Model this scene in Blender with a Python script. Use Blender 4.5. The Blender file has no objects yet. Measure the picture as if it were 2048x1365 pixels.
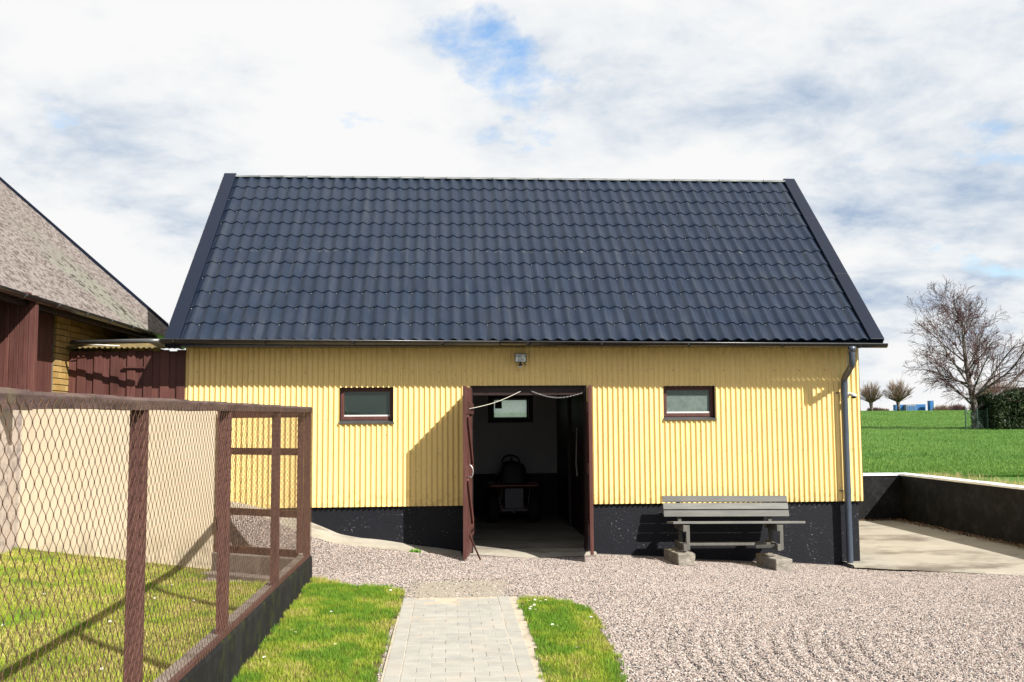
import bpy, math, random
import numpy as np
from mathutils import Vector, Matrix, Euler
random.seed(7); rng = np.random.default_rng(7)
R = math.radians
scene = bpy.context.scene
col = scene.collection

# ------------------------------------------------------------------ camera
cd = bpy.data.cameras.new('camera'); cam = bpy.data.objects.new('camera', cd); col.objects.link(cam)
CAM = Vector((3.8761, -14.038, 1.8835)); YAW, PIT, ROL = 0.0653, 0.0831, -0.0066
cd.sensor_width = 36; cd.lens = 36 * 1950.1 / 2048; cd.clip_start = 0.05; cd.clip_end = 3000
fw = Vector((math.sin(YAW) * math.cos(PIT), math.cos(YAW) * math.cos(PIT), math.sin(PIT)))
rt = Vector((math.cos(YAW), -math.sin(YAW), 0)); up = rt.cross(fw)
r2 = rt * math.cos(ROL) + up * math.sin(ROL); u2 = -rt * math.sin(ROL) + up * math.cos(ROL)
M = Matrix((r2, u2, -fw)).transposed().to_4x4(); M.translation = CAM
cam.matrix_world = M
cd.dof.use_dof = True; cd.dof.focus_distance = 13.5; cd.dof.aperture_fstop = 13
scene.camera = cam

# ------------------------------------------------------------------ sky, sun, exposure
SUN_TO = Vector((0.95, -1.0, 1.1)).normalized()
sun_el = math.asin(SUN_TO.z); sun_az = math.atan2(SUN_TO.x, SUN_TO.y)
w = bpy.data.worlds.new('World'); scene.world = w; w.use_nodes = True
nt = w.node_tree; nt.nodes.clear()
def N(t, **k):
    n = nt.nodes.new(t)
    for a, b in k.items(): setattr(n, a, b)
    return n
L = nt.links.new
out = N('ShaderNodeOutputWorld')
sky = N('ShaderNodeTexSky', sky_type='NISHITA'); sky.sun_disc = False
sky.sun_elevation = sun_el; sky.sun_rotation = sun_az; sky.air_density = 1.3; sky.dust_density = 0.2; sky.ozone_density = 4.0
bg_sky = N('ShaderNodeBackground'); bg_sky.inputs['Strength'].default_value = 0.10
L(sky.outputs[0], bg_sky.inputs['Color'])
tc = N('ShaderNodeTexCoord')
sep = N('ShaderNodeSeparateXYZ'); L(tc.outputs['Generated'], sep.inputs[0])
def mth(op, a, b=None, c=None, clamp=False):
    n = N('ShaderNodeMath', operation=op); n.use_clamp = clamp
    for i, v in enumerate((a, b, c)):
        if v is None: continue
        if isinstance(v, (int, float)): n.inputs[i].default_value = v
        else: L(v, n.inputs[i])
    return n.outputs[0]
zc = mth('MAXIMUM', sep.outputs[2], 0.0)
den = mth('ADD', zc, 0.27)
cx = mth('DIVIDE', sep.outputs[0], den); cy = mth('DIVIDE', sep.outputs[1], den)
cv = N('ShaderNodeCombineXYZ'); L(cx, cv.inputs[0]); L(cy, cv.inputs[1]); cv.inputs[2].default_value = 0.35
def wnoise(scale, detail, rough, off=(0, 0, 0), dist=0.0, src=None):
    mp = N('ShaderNodeMapping'); mp.inputs['Location'].default_value = off; L(src or cv.outputs[0], mp.inputs[0])
    n = N('ShaderNodeTexNoise'); n.inputs['Scale'].default_value = scale; n.inputs['Detail'].default_value = detail
    n.inputs['Roughness'].default_value = rough; n.inputs['Distortion'].default_value = dist
    L(mp.outputs[0], n.inputs['Vector']); return n.outputs['Fac']
def wramp(fac, stops):
    r = N('ShaderNodeValToRGB'); e = r.color_ramp.elements
    while len(e) > 1: e.remove(e[-1])
    e[0].position, e[0].color = stops[0][0], stops[0][1]
    for p_, c_ in stops[1:]:
        x = e.new(p_); x.color = c_
    L(fac, r.inputs[0]); return r.outputs[0]
OX, OY, SX, DX, DY = 5.4, 7.7, 5.0, 0.13, 0.53
nA = wnoise(2.6, 7, 0.60, (OX+DX, OY+DY, 0), 0.15)
nB = wnoise(0.85, 1, 0.5, (OX*.7+2.2+DX, OY*.4+4.4+DY, 2))
hz = mth('MULTIPLY', mth('SUBTRACT', 1.0, mth('MULTIPLY', zc, 4.0), None, True), 0.10)
cover = mth('ADD', mth('ADD', mth('MULTIPLY', nA, 0.62), mth('MULTIPLY', nB, 0.42)), hz)
cfac = wramp(cover, [(0.372, (0, 0, 0, 1)), (0.437, (1, 1, 1, 1))])
nC = wnoise(3.3, 6, 0.60, (5.5+DX, 9.1+DY, 1), 0.2)
nD = wnoise(0.9, 2, 0.5, (SX+DX, 3.3+DY, 7), 0.3)
shade = mth('ADD', mth('ADD', mth('MULTIPLY', nC, 0.42), mth('MULTIPLY', nA, 0.28)), mth('MULTIPLY', nD, 0.36))
ccol = wramp(shade, [(0.385, (0.40, 0.52, 0.70, 1)), (0.448, (0.70, 0.77, 0.86, 1)), (0.495, (0.90, 0.93, 0.96, 1)), (0.545, (1.0, 1.0, 1.0, 1))])
bg_cl = N('ShaderNodeBackground'); bg_cl.inputs['Strength'].default_value = 0.46
L(ccol, bg_cl.inputs['Color'])
mx = N('ShaderNodeMixShader'); L(cfac, mx.inputs[0]); L(bg_sky.outputs[0], mx.inputs[1]); L(bg_cl.outputs[0], mx.inputs[2])
L(mx.outputs[0], out.inputs[0])
w.cycles.sampling_method = 'MANUAL'; w.cycles.sample_map_resolution = 256

sd = bpy.data.lights.new('sun', 'SUN'); sd.energy = 5.0; sd.angle = R(0.53); sd.color = (1.0, 0.94, 0.85)
so = bpy.data.objects.new('sun', sd); col.objects.link(so)
so.rotation_euler = (-SUN_TO).to_track_quat('-Z', 'Y').to_euler(); so.location = (20, -20, 25)
vs = scene.view_settings; vs.view_transform = 'Standard'; vs.look = 'None'; vs.exposure = 1.05; vs.gamma = 1.0; vs.use_curve_mapping = False
cy = scene.cycles; cy.max_bounces = 6; cy.diffuse_bounces = 3; cy.glossy_bounces = 3; cy.transparent_max_bounces = 8; cy.caustics_reflective = False; cy.caustics_refractive = False
scene.render.resolution_x, scene.render.resolution_y = 1024, 682

# ------------------------------------------------------------------ mesh helpers
class MB:
    def __init__(s): s.v = []; s.f = []; s.c = []
    def add(s, vs, fs, c=None):
        o = len(s.v); s.v.extend([tuple(v) for v in vs]); s.f.extend([tuple(i + o for i in f) for f in fs])
        if c is not None: s.c.extend([c] * len(vs))
        return s
    def box(s, x0, x1, y0, y1, z0, z1, c=None):
        return s.add([(x0,y0,z0),(x1,y0,z0),(x1,y1,z0),(x0,y1,z0),(x0,y0,z1),(x1,y0,z1),(x1,y1,z1),(x0,y1,z1)],
                     [(0,3,2,1),(4,5,6,7),(0,1,5,4),(1,2,6,5),(2,3,7,6),(3,0,4,7)], c)
    def obox(s, cen, ax, ay, az):     # oriented box, half-axis vectors
        c = Vector(cen); a, b, d = Vector(ax), Vector(ay), Vector(az)
        return s.add([c-a-b-d, c+a-b-d, c+a+b-d, c-a+b-d, c-a-b+d, c+a-b+d, c+a+b+d, c-a+b+d],
                     [(0,3,2,1),(4,5,6,7),(0,1,5,4),(1,2,6,5),(2,3,7,6),(3,0,4,7)])
    def bar(s, p, q, wx, wy, upv=(0, 0, 1)):   # beam from p to q
        p, q = Vector(p), Vector(q); d = (q - p); h = d / 2; dn = d.normalized()
        u = Vector(upv)
        if abs(dn.dot(u)) > 0.98: u = Vector((0, 1, 0))
        a = dn.cross(u).normalized(); b = a.cross(dn).normalized()
        return s.obox((p + q) / 2, a * wx / 2, h, b * wy / 2)
    def tube(s, pts, rad, n=8, cap=True, c=None):
        pts = [Vector(p) for p in pts]
        if not hasattr(rad, '__len__'): rad = [rad] * len(pts)
        vs = []; fs = []; pu = None
        for i, p in enumerate(pts):
            a = pts[max(i-1, 0)]; b = pts[min(i+1, len(pts)-1)]
            d = (b - a).normalized() if (b - a).length > 1e-9 else Vector((0,0,1))
            if pu is None:
                t = Vector((0,0,1)) if abs(d.z) < 0.9 else Vector((1,0,0))
                u = d.cross(t).normalized()
            else:
                u = (pu - d * pu.dot(d))
                u = u.normalized() if u.length > 1e-6 else d.orthogonal().normalized()
            pu = u; v = d.cross(u)
            for k in range(n):
                an = 2 * math.pi * k / n
                vs.append(p + (u * math.cos(an) + v * math.sin(an)) * rad[i])
        for i in range(len(pts) - 1):
            for k in range(n):
                a = i*n + k; b = i*n + (k+1) % n
                fs.append((a, b, b+n, a+n))
        if cap:
            fs.append(tuple(range(n-1, -1, -1))); fs.append(tuple(range((len(pts)-1)*n, len(pts)*n)))
        return s.add(vs, fs, c)
    def lathe(s, prof, cen, axis='z', n=20):
        vs = []; fs = []
        for r, h in prof:
            for k in range(n):
                a = 2*math.pi*k/n; x, y = r*math.cos(a), r*math.sin(a)
                vs.append({'z': (x, y, h), 'x': (h, x, y), 'y': (x, h, y)}[axis])
        for i in range(len(prof)-1):
            for k in range(n):
                a = i*n+k; b = i*n+(k+1) % n; fs.append((a, b, b+n, a+n))
        return s.add([Vector(v)+Vector(cen) for v in vs], fs)
    def mesh(s, name, smooth=False):
        me = bpy.data.meshes.new(name); me.from_pydata(s.v, [], s.f); me.update()
        if s.c and len(s.c) == len(s.v):
            a = me.color_attributes.new('Col', 'FLOAT_COLOR', 'POINT')
            a.data.foreach_set('color', np.array([(x[0], x[1], x[2], 1) for x in s.c], 'f').ravel())
        if smooth: me.polygons.foreach_set('use_smooth', [True]*len(me.polygons))
        return me
    def build(s, name, mat, parent=None, smooth=False, bevel=0, autosm=None):
        o = bpy.data.objects.new(name, s.mesh(name, smooth or autosm is not None)); col.objects.link(o)
        if mat: o.data.materials.append(mat)
        if parent: attach(o, parent)
        if autosm is not None:
            o.data.set_sharp_from_angle(angle=R(autosm))
        if bevel:
            b = o.modifiers.new('bevel', 'BEVEL'); b.width = bevel; b.segments = 2; b.limit_method = 'ANGLE'; b.angle_limit = R(40)
        return o
def attach(o, parent):
    o.parent = parent
    if parent.type == 'EMPTY': o.matrix_parent_inverse = Matrix.Translation(-parent.location)
def npmesh(name, V, F, colr=None, mat=None, smooth=False):
    """V (n,3) float, F (m,k) int, colr (n,3)"""
    me = bpy.data.meshes.new(name); n, (m, k) = len(V), F.shape
    me.vertices.add(n); me.vertices.foreach_set('co', np.asarray(V, 'f').ravel())
    me.loops.add(m*k); me.loops.foreach_set('vertex_index', F.astype('i').ravel())
    me.polygons.add(m); me.polygons.foreach_set('loop_start', np.arange(0, m*k, k, dtype='i'))
    me.polygons.foreach_set('loop_total', np.full(m, k, 'i'))
    if smooth: me.polygons.foreach_set('use_smooth', np.ones(m, bool))
    me.update(calc_edges=True)
    if colr is not None:
        a = me.color_attributes.new('Col', 'FLOAT_COLOR', 'POINT')
        c4 = np.ones((n, 4), 'f'); c4[:, :3] = colr; a.data.foreach_set('color', c4.ravel())
    o = bpy.data.objects.new(name, me); col.objects.link(o)
    if mat: me.materials.append(mat)
    return o
def thing(name, label, cat, loc=(0, 0, 0), group=None):
    o = bpy.data.objects.new(name, None); col.objects.link(o); o.location = loc; o.empty_display_size = 0.2
    o['label'] = label; o['category'] = cat
    if group: o['group'] = group
    return o
def tag(o, label, cat, group=None):
    o['label'] = label; o['category'] = cat
    if group: o['group'] = group
    return o
def struct(o, label=None):
    o['kind'] = 'structure'
    if label: o['label'] = label
    return o
def inst(name, me, parent, loc, rot=(0, 0, 0), sc=(1, 1, 1)):
    o = bpy.data.objects.new(name, me); col.objects.link(o)
    o.location = loc; o.rotation_euler = rot; o.scale = sc
    if parent: attach(o, parent)
    return o
def sstep(a, b, x):
    t = np.clip((np.asarray(x, float) - a) / (b - a), 0, 1); return t*t*(3-2*t)
def vnoise(x, y, s=1.0, seed=0):
    """cheap smooth noise in numpy"""
    x = np.asarray(x, float)*s; y = np.asarray(y, float)*s
    r = np.random.default_rng(100+seed); t = r.random((64, 64))
    xi = np.floor(x).astype(int); yi = np.floor(y).astype(int); fx = x-xi; fy = y-yi
    fx = fx*fx*(3-2*fx); fy = fy*fy*(3-2*fy)
    g = lambda a, b: t[a % 64, b % 64]
    return (g(xi, yi)*(1-fx)+g(xi+1, yi)*fx)*(1-fy)+(g(xi, yi+1)*(1-fx)+g(xi+1, yi+1)*fx)*fy

# ------------------------------------------------------------------ materials
def srgb(r, g, b):
    f = lambda c: c/12.92 if c <= 0.04045 else ((c+0.055)/1.055)**2.4
    return (f(r/255), f(g/255), f(b/255))
# albedo scale per material (surfaces are graded for the photograph's bright exposure)
ALB = dict(yellow_sheet=1.0, black_plinth=0.28, black_retaining=0.22, roof_metal=0.42, verge_metal=0.3, ridge_metal=.7, gutter_black=.7, gutter_grey=.6, pipe_paint=.75,
           brown_paint=.52, brown_paint_horizontal=.52, brown_post_paint=.5, dark_brown_paint=0.4, fence_rail_wood=.55, bench_wood=0.58, bench_leg_wood=0.5, wire_rust=0.62,
           beige_render=0.6, peeling_render=.5, concrete=.48, concrete_pad=0.56, concrete_apron=0.56, old_concrete=.5, block_concrete=.5, kerb_black=0.22, coping_white=1,
           barn_floor=0.5, interior_wall=0.8, interior_dado=.8, ceiling_wood=.6, rope=.7, mower_red=0.3, asbestos_roof=0.42, yellow_brick=.5, mortar=.5, lichen_cap=0.36,
           gravel_bed=0.56, pebble=0.72, paver=0.64, joint_sand=0.85, lawn_soil=0.8, grass_blade=1.5, field_green=1.0, bark=.6, twig=.6, twig_pale=0.85, hedge_leaf=.6,
           factory_blue=.6, factory_grey=.6, daisy=.85, white_plastic=.7, green_wire=.6)
class MT:
    def __init__(s, name, base=(0.5,0.5,0.5), rough=0.6, spec=0.5, metal=0.0):
        s.m = bpy.data.materials.new(name); s.m.use_nodes = True; s.t = s.m.node_tree
        s.b = s.t.nodes['Principled BSDF']; s.set('Base Color', (*base, 1)); s.set('Roughness', rough)
        s.set('Specular IOR Level', spec); s.set('Metallic', metal); s.tcn = None; s.colr = None
    def set(s, k, v): s.b.inputs[k].default_value = v
    def n(s, t, **k):
        x = s.t.nodes.new(t)
        for a, b in k.items(): setattr(x, a, b)
        return x
    def l(s, a, b): s.t.links.new(a, b)
    def coord(s, kind='Object', scale=(1,1,1), rot=(0,0,0)):
        tcn = s.n('ShaderNodeTexCoord')
        if kind == 'World':
            g = s.n('ShaderNodeNewGeometry'); o = g.outputs['Position']
        else: o = tcn.outputs[kind]
        mp = s.n('ShaderNodeMapping'); mp.inputs['Scale'].default_value = scale; mp.inputs['Rotation'].default_value = rot
        s.l(o, mp.inputs[0]); return mp.outputs[0]
    def noise(s, scale, detail=5, rough=0.55, co=None, stretch=(1,1,1), dist=0.0, kind='World'):
        x = s.n('ShaderNodeTexNoise'); x.inputs['Scale'].default_value = scale; x.inputs['Detail'].default_value = min(detail, 5)
        x.inputs['Roughness'].default_value = rough; x.inputs['Distortion'].default_value = dist
        s.l(co or s.coord(kind, stretch), x.inputs['Vector']); return x.outputs['Fac']
    def voro(s, scale, co=None, feature='F1', outp='Distance', stretch=(1,1,1), kind='World'):
        x = s.n('ShaderNodeTexVoronoi'); x.feature = feature; x.inputs['Scale'].default_value = scale
        s.l(co or s.coord(kind, stretch), x.inputs['Vector']); return x.outputs[outp]
    def ramp(s, fac, stops, interp='LINEAR'):
        r = s.n('ShaderNodeValToRGB'); r.color_ramp.interpolation = interp; e = r.color_ramp.elements
        while len(e) > 1: e.remove(e[-1])
        f = lambda c: (c, c, c, 1) if isinstance(c, (int, float)) else (*c[:3], 1)
        e[0].position = stops[0][0]; e[0].color = f(stops[0][1])
        for p_, c_ in stops[1:]: e.new(p_).color = f(c_)
        s.l(fac, r.inputs[0]); return r.outputs[0]
    def mix(s, a, b, fac, mode='MIX'):
        x = s.n('ShaderNodeMix', data_type='RGBA', blend_type=mode)
        for i, v in ((0, fac), (6, a), (7, b)):
            if isinstance(v, (int, float)): x.inputs[i].default_value = v
            elif isinstance(v, tuple): x.inputs[i].default_value = (*v[:3], 1)
            else: s.l(v, x.inputs[i])
        return x.outputs[2]
    def math(s, op, a, b):
        x = s.n('ShaderNodeMath', operation=op)
        for i, v in enumerate((a, b)):
            if isinstance(v, (int, float)): x.inputs[i].default_value = v
            else: s.l(v, x.inputs[i])
        return x.outputs[0]
    def color(s, o):
        k = ALB.get(s.m.name)
        if k: o = s.mix(o, (k, k, k), 1.0, 'MULTIPLY')
        s.l(o, s.b.inputs['Base Color']); s.colr = o; return s
    def roughn(s, o): s.l(o, s.b.inputs['Roughness']); return s
    def bump(s, h, strength=0.3, dist=0.01):
        x = s.n('ShaderNodeBump'); x.inputs['Strength'].default_value = strength; x.inputs['Distance'].default_value = dist
        s.l(h, x.inputs['Height']); s.l(x.outputs[0], s.b.inputs['Normal']); return s
    def rnd(s): return s.n('ShaderNodeObjectInfo').outputs['Random']
    def attr(s, name='Col'):
        x = s.n('ShaderNodeAttribute'); x.attribute_name = name; return x.outputs['Color']

def wood(name, a, b, rough=0.7, vert=True, worn=None, rscale=1.0, axis=None):
    m = MT(name, a, rough, 0.3)
    st = axis or ((18, 18, 1.2) if vert else (1.2, 18, 18))
    g = m.noise(2.2*rscale, 8, 0.62, stretch=st)
    big = m.noise(1.7, 4, 0.5)
    c = m.mix(a, b, m.ramp(g, [(0.35, 0.0), (0.68, 1.0)]))
    c = m.mix(c, tuple(x*0.6 for x in a), m.ramp(big, [(0.5, 0.0), (0.75, 0.55)]))
    rv = m.ramp(m.rnd(), [(0, 0.8), (1, 1.15)]); c = m.mix(c, rv, 1.0, 'MULTIPLY')
    if worn: c = m.mix(c, worn, m.ramp(m.noise(9, 7, 0.65, stretch=st), [(0.62, 0.0), (0.72, 0.8)]))
    m.color(c).bump(g, 0.25, 0.004); m.roughn(m.ramp(g, [(0.3, rough-0.12), (0.7, rough+0.15)]))
    return m.m
BROWN = (0.135, 0.050, 0.043); BROWN2 = (0.19, 0.078, 0.066)
mt = {}
m = MT('yellow_sheet', (0.8,0.55,0.15), 0.45, 0.75)
st = m.noise(1.0, 6, 0.6, stretch=(9, 9, 0.5)); big = m.noise(0.8, 4, 0.5)
c = m.mix((0.80, 0.605, 0.245), (0.75, 0.565, 0.215), m.ramp(st, [(0.35, 0.0), (0.7, 1.0)]))
c = m.mix(c, (0.80, 0.60, 0.24), m.ramp(big, [(0.45, 0.0), (0.8, 0.5)]))
sp = m.noise(55, 2, 0.5); sp2 = m.noise(2.0, 3, 0.5, stretch=(8, 8, 1))
dirt = m.math('MULTIPLY', m.ramp(sp, [(0.66, 0.0), (0.72, 1.0)]), m.ramp(sp2, [(0.46, 0.0), (0.62, 1.0)]))
c = m.mix(c, (0.20, 0.10, 0.03), dirt)
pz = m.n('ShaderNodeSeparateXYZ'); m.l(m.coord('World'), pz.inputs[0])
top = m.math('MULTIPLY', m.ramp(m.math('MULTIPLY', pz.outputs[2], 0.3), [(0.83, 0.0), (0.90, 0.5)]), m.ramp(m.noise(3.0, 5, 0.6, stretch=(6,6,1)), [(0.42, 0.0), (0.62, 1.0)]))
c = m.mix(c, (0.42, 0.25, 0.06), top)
foot = m.math('MULTIPLY', m.ramp(pz.outputs[2], [(0.72, 0.55), (1.0, 0.0)]), m.ramp(m.noise(9, 5, 0.65), [(0.45, 0.0), (0.62, 1.0)]))
c = m.mix(c, (0.36, 0.24, 0.09), foot)
m.color(c); m.roughn(m.ramp(big, [(0.3, 0.38), (0.7, 0.50)])); mt['yellow'] = m.m

m = MT('black_plinth', (0.012, 0.013, 0.017), 0.6, 0.25)
sp = m.voro(60, feature='F1'); zone = m.noise(2.6, 4, 0.6); n2 = m.noise(30, 4, 0.6)
msk = m.math('MULTIPLY', m.ramp(n2, [(0.60, 0.0), (0.68, 1.0)]), m.ramp(zone, [(0.47, 0.0), (0.62, 1.0)]))
c = m.mix(m.mix((0.008, 0.010, 0.020), (0.020, 0.024, 0.042), m.noise(5, 5, 0.6)), (0.40, 0.43, 0.48), msk)
m.color(c).bump(m.noise(45, 5, 0.65), 0.5, 0.008); mt['plinth'] = m.m

m = MT('black_retaining', (0.012, 0.013, 0.017), 0.7, 0.2)
n1 = m.noise(3.2, 8, 0.68); n2 = m.noise(14, 6, 0.65)
c = m.mix((0.007, 0.008, 0.011), (0.075, 0.08, 0.095), m.ramp(m.math('MULTIPLY', n1, m.math('ADD', n2, 0.45)), [(0.42, 0.0), (0.70, 1.0)]))
c = m.mix(c, (0.018, 0.019, 0.014), m.ramp(m.noise(1.0, 4, 0.5, stretch=(1, 3, 0.4)), [(0.5, 0.0), (0.7, 0.6)]))
m.color(c).bump(n2, 0.5, 0.008); mt['retain'] = m.m

m = MT('roof_metal', (0.028, 0.038, 0.058), 0.4, 0.22)
n1 = m.noise(2.2, 5, 0.6); n2 = m.noise(120, 3, 0.5)
c = m.mix((0.020, 0.038, 0.078), (0.034, 0.052, 0.092), m.ramp(n1, [(0.35, 0), (0.7, 1)]))
c = m.mix(c, (0.10, 0.115, 0.13), m.ramp(m.noise(9, 7, 0.7, stretch=(3, 1, 1)), [(0.66, 0), (0.80, 0.30)]))
c = m.mix(c, (0.25, 0.25, 0.24), m.ramp(n2, [(0.78, 0), (0.82, 0.5)]))
c = m.mix(c, (0.075, 0.09, 0.115), m.ramp(m.noise(1.6, 5, 0.6, stretch=(7, .5, .5)), [(0.5, 0), (0.72, 0.55)]))
c = m.mix(c, m.ramp(m.rnd(), [(0, 0.88), (1, 1.12)]), 1.0, 'MULTIPLY')
pz = m.n('ShaderNodeSeparateXYZ'); m.l(m.coord('World'), pz.inputs[0])
lap = m.ramp(m.math('ABSOLUTE', m.math('SUBTRACT', pz.outputs[2], 4.562), 0.0), [(0.010, 1.0), (0.022, 0.0)])
c = m.mix(c, (0.42, 0.42, 0.36), m.math('MULTIPLY', lap, m.ramp(m.noise(13, 4, 0.6), [(0.55, 0), (0.66, 0.35)])))
m.color(c); m.roughn(m.ramp(n1, [(0.3, 0.34), (0.7, 0.5)])); mt['roof'] = m.m
m = MT('verge_metal', (0.022, 0.027, 0.050), 0.42, 0.22); m.color(m.mix((0.012, 0.022, 0.056), (0.020, 0.034, 0.076), m.noise(1.2, 5, 0.6))); mt['verge'] = m.m
m = MT('ridge_metal', (0.10, 0.12, 0.13), 0.45, 0.5); m.color(m.mix((0.07, 0.085, 0.095), (0.17, 0.19, 0.19), m.noise(5, 6, 0.6, stretch=(0.6, 2, 2)))); mt['ridge'] = m.m
m = MT('gutter_black', (0.012, 0.012, 0.014), 0.22, 0.6); m.color(m.mix((0.008, 0.008, 0.010), (0.05, 0.05, 0.052), m.ramp(m.noise(3, 5, 0.6), [(0.4, 0), (0.8, 1)]))); mt['gutter'] = m.m
m = MT('gutter_grey', (0.12, 0.125, 0.13), 0.35, 0.5, 0.4); m.color(m.mix((0.08, 0.085, 0.09), (0.2, 0.2, 0.2), m.noise(6, 6, 0.6))); mt['gutter_grey'] = m.m
m = MT('pipe_paint', (0.055, 0.075, 0.11), 0.35, 0.5); m.color(m.mix((0.04, 0.055, 0.085), (0.075, 0.095, 0.13), m.noise(2, 5, 0.6))); mt['pipe'] = m.m
m = MT('screw', (0.28, 0.28, 0.26), 0.5, 0.4); mt['screw'] = m.m
m = MT('black_plastic', (0.01, 0.01, 0.012), 0.5, 0.3); m.color(m.mix((0.007, 0.007, 0.009), (0.02, 0.02, 0.022), m.noise(12, 4))); mt['blackp'] = m.m
m = MT('white_plastic', (0.75, 0.75, 0.74), 0.35, 0.5); m.color(m.mix((0.7, 0.7, 0.69), (0.8, 0.8, 0.79), m.noise(15, 4))); mt['whitep'] = m.m
m = MT('lamp_glass', (0.45, 0.5, 0.5), 0.12, 0.6); m.color(m.mix((0.35, 0.40, 0.41), (0.85, 0.88, 0.88), m.ramp(m.noise(30, 3, 0.6), [(0.4, 0), (0.65, 1)]))); mt['lampglass'] = m.m
mt['brown'] = wood('brown_paint', BROWN, BROWN2, 0.55)
mt['brown_h'] = wood('brown_paint_horizontal', BROWN, BROWN2, 0.55, vert=False)
mt['brown_post'] = wood('brown_post_paint', (0.125, 0.050, 0.045), (0.185, 0.08, 0.07), 0.65, worn=(0.30, 0.23, 0.20))
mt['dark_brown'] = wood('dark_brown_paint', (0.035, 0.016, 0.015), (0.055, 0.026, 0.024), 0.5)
m = MT('fence_rail_wood', (0.15, 0.09, 0.08), 0.85, 0.2)
g = m.noise(3, 8, 0.65, stretch=(8, 1.0, 8)); n1 = m.noise(28, 5, 0.65)
c = m.mix((0.085, 0.055, 0.05), (0.23, 0.155, 0.14), m.ramp(g, [(0.35, 0), (0.7, 1)]))
c = m.mix(c, (0.20, 0.18, 0.10), m.ramp(m.noise(7, 6, 0.65), [(0.56, 0), (0.70, 0.7)]))
c = m.mix(c, (0.62, 0.36, 0.015), m.ramp(m.noise(5.5, 4, 0.6), [(0.72, 0), (0.75, 0.95)]))
c = m.mix(c, (0.04, 0.03, 0.028), m.ramp(n1, [(0.60, 0), (0.72, 0.8)]))
m.color(c).bump(n1, 0.45, 0.006); mt['rail'] = m.m
mt['bench'] = wood('bench_wood', (0.20, 0.205, 0.195), (0.31, 0.31, 0.295), 0.75, vert=False)
mt['bench_leg'] = wood('bench_leg_wood', (0.15, 0.15, 0.135), (0.24, 0.235, 0.215), 0.8)
m = MT('wire_rust', (0.15, 0.075, 0.04), 0.7, 0.4)
m.color(m.mix((0.13, 0.070, 0.045), (0.30, 0.165, 0.09), m.ramp(m.noise(9, 5, 0.6), [(0.35, 0), (0.7, 1)]))); mt['wire'] = m.m
m = MT('beige_render', (0.80, 0.66, 0.47), 0.85, 0.2)
c = m.mix((0.80, 0.68, 0.51), (0.75, 0.62, 0.45), m.ramp(m.noise(1.6, 6, 0.6, stretch=(1, 1, 0.5)), [(0.4, 0), (0.72, 1)]))
c = m.mix(c, (0.5, 0.42, 0.31), m.ramp(m.noise(4, 7, 0.7, stretch=(1.5, 1, 0.5)), [(0.62, 0), (0.8, 0.45)]))
bz = m.n('ShaderNodeSeparateXYZ'); m.l(m.coord('World'), bz.inputs[0])
c = m.mix(c, (0.40, 0.36, 0.25), m.math('MULTIPLY', m.ramp(bz.outputs[2], [(0.18, 0.8), (0.62, 0.0)]), m.ramp(m.noise(5, 6, 0.65), [(0.42, 0.0), (0.6, 1.0)])))
c = m.mix(c, (0.50, 0.42, 0.32), m.ramp(m.noise(1.3, 5, 0.6, stretch=(5, 5, 0.35)), [(0.56, 0), (0.74, 0.5)]))
m.color(c).bump(m.noise(90, 4, 0.6), 0.35, 0.004); mt['beige'] = m.m
m = MT('peeling_render', (0.6, 0.5, 0.44), 0.9, 0.2)
c = m.mix((0.68, 0.58, 0.50), (0.42, 0.36, 0.33), m.ramp(m.noise(8, 7, 0.7), [(0.48, 0), (0.6, 1)])); m.color(c).bump(m.noise(16, 6, 0.7), 0.6, 0.01); mt['peel'] = m.m
def concrete(name, a, b, stain, sscale=2.0, bump=0.4, moss=None):
    m = MT(name, a, 0.9, 0.25)
    n1 = m.noise(sscale, 8, 0.65); n2 = m.noise(60, 4, 0.65)
    c = m.mix(a, b, m.ramp(n1, [(0.35, 0), (0.68, 1)])); c = m.mix(c, stain, m.ramp(m.noise(sscale*0.55, 7, 0.65, stretch=(1, 1.6, 1)), [(0.50, 0), (0.64, 0.8)]))
    c = m.mix(c, tuple(x*0.55 for x in a), m.ramp(n2, [(0.60, 0), (0.75, 0.6)]))
    if moss: c = m.mix(c, moss, m.ramp(m.noise(5, 7, 0.7), [(0.52, 0), (0.66, 0.85)]))
    m.color(c).bump(n2, bump, 0.006); return m.m
mt['concrete'] = concrete('concrete', (0.47, 0.43, 0.36), (0.58, 0.54, 0.46), (0.27, 0.24, 0.20))
mt['pad'] = concrete('concrete_pad', (0.46, 0.425, 0.35), (0.56, 0.52, 0.44), (0.17, 0.14, 0.11), 1.1)
mt['apron'] = concrete('concrete_apron', (0.50, 0.46, 0.38), (0.62, 0.58, 0.49), (0.30, 0.26, 0.20), 3.0)
mt['sill_c'] = concrete('old_concrete', (0.30, 0.25, 0.21), (0.42, 0.36, 0.31), (0.16, 0.13, 0.11), 5.0, 0.7)
mt['block'] = concrete('block_concrete', (0.40, 0.37, 0.31), (0.52, 0.48, 0.42), (0.25, 0.22, 0.18), 9.0, 0.9)
mt['kerb'] = concrete('kerb_black', (0.016, 0.016, 0.018), (0.032, 0.032, 0.034), (0.06, 0.06, 0.065), 5.0, 0.6, moss=(0.085, 0.115, 0.018))
m = MT('coping_white', (0.78, 0.78, 0.78), 0.6, 0.3); m.color(m.mix((0.78, 0.82, 0.88), (0.60, 0.63, 0.66), m.ramp(m.noise(3, 6, 0.65), [(0.5, 0), (0.75, 0.8)]))); mt['coping'] = m.m
mt['floor_in'] = concrete('barn_floor', (0.42, 0.38, 0.32), (0.52, 0.47, 0.40), (0.26, 0.22, 0.18), 2.0)
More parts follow.
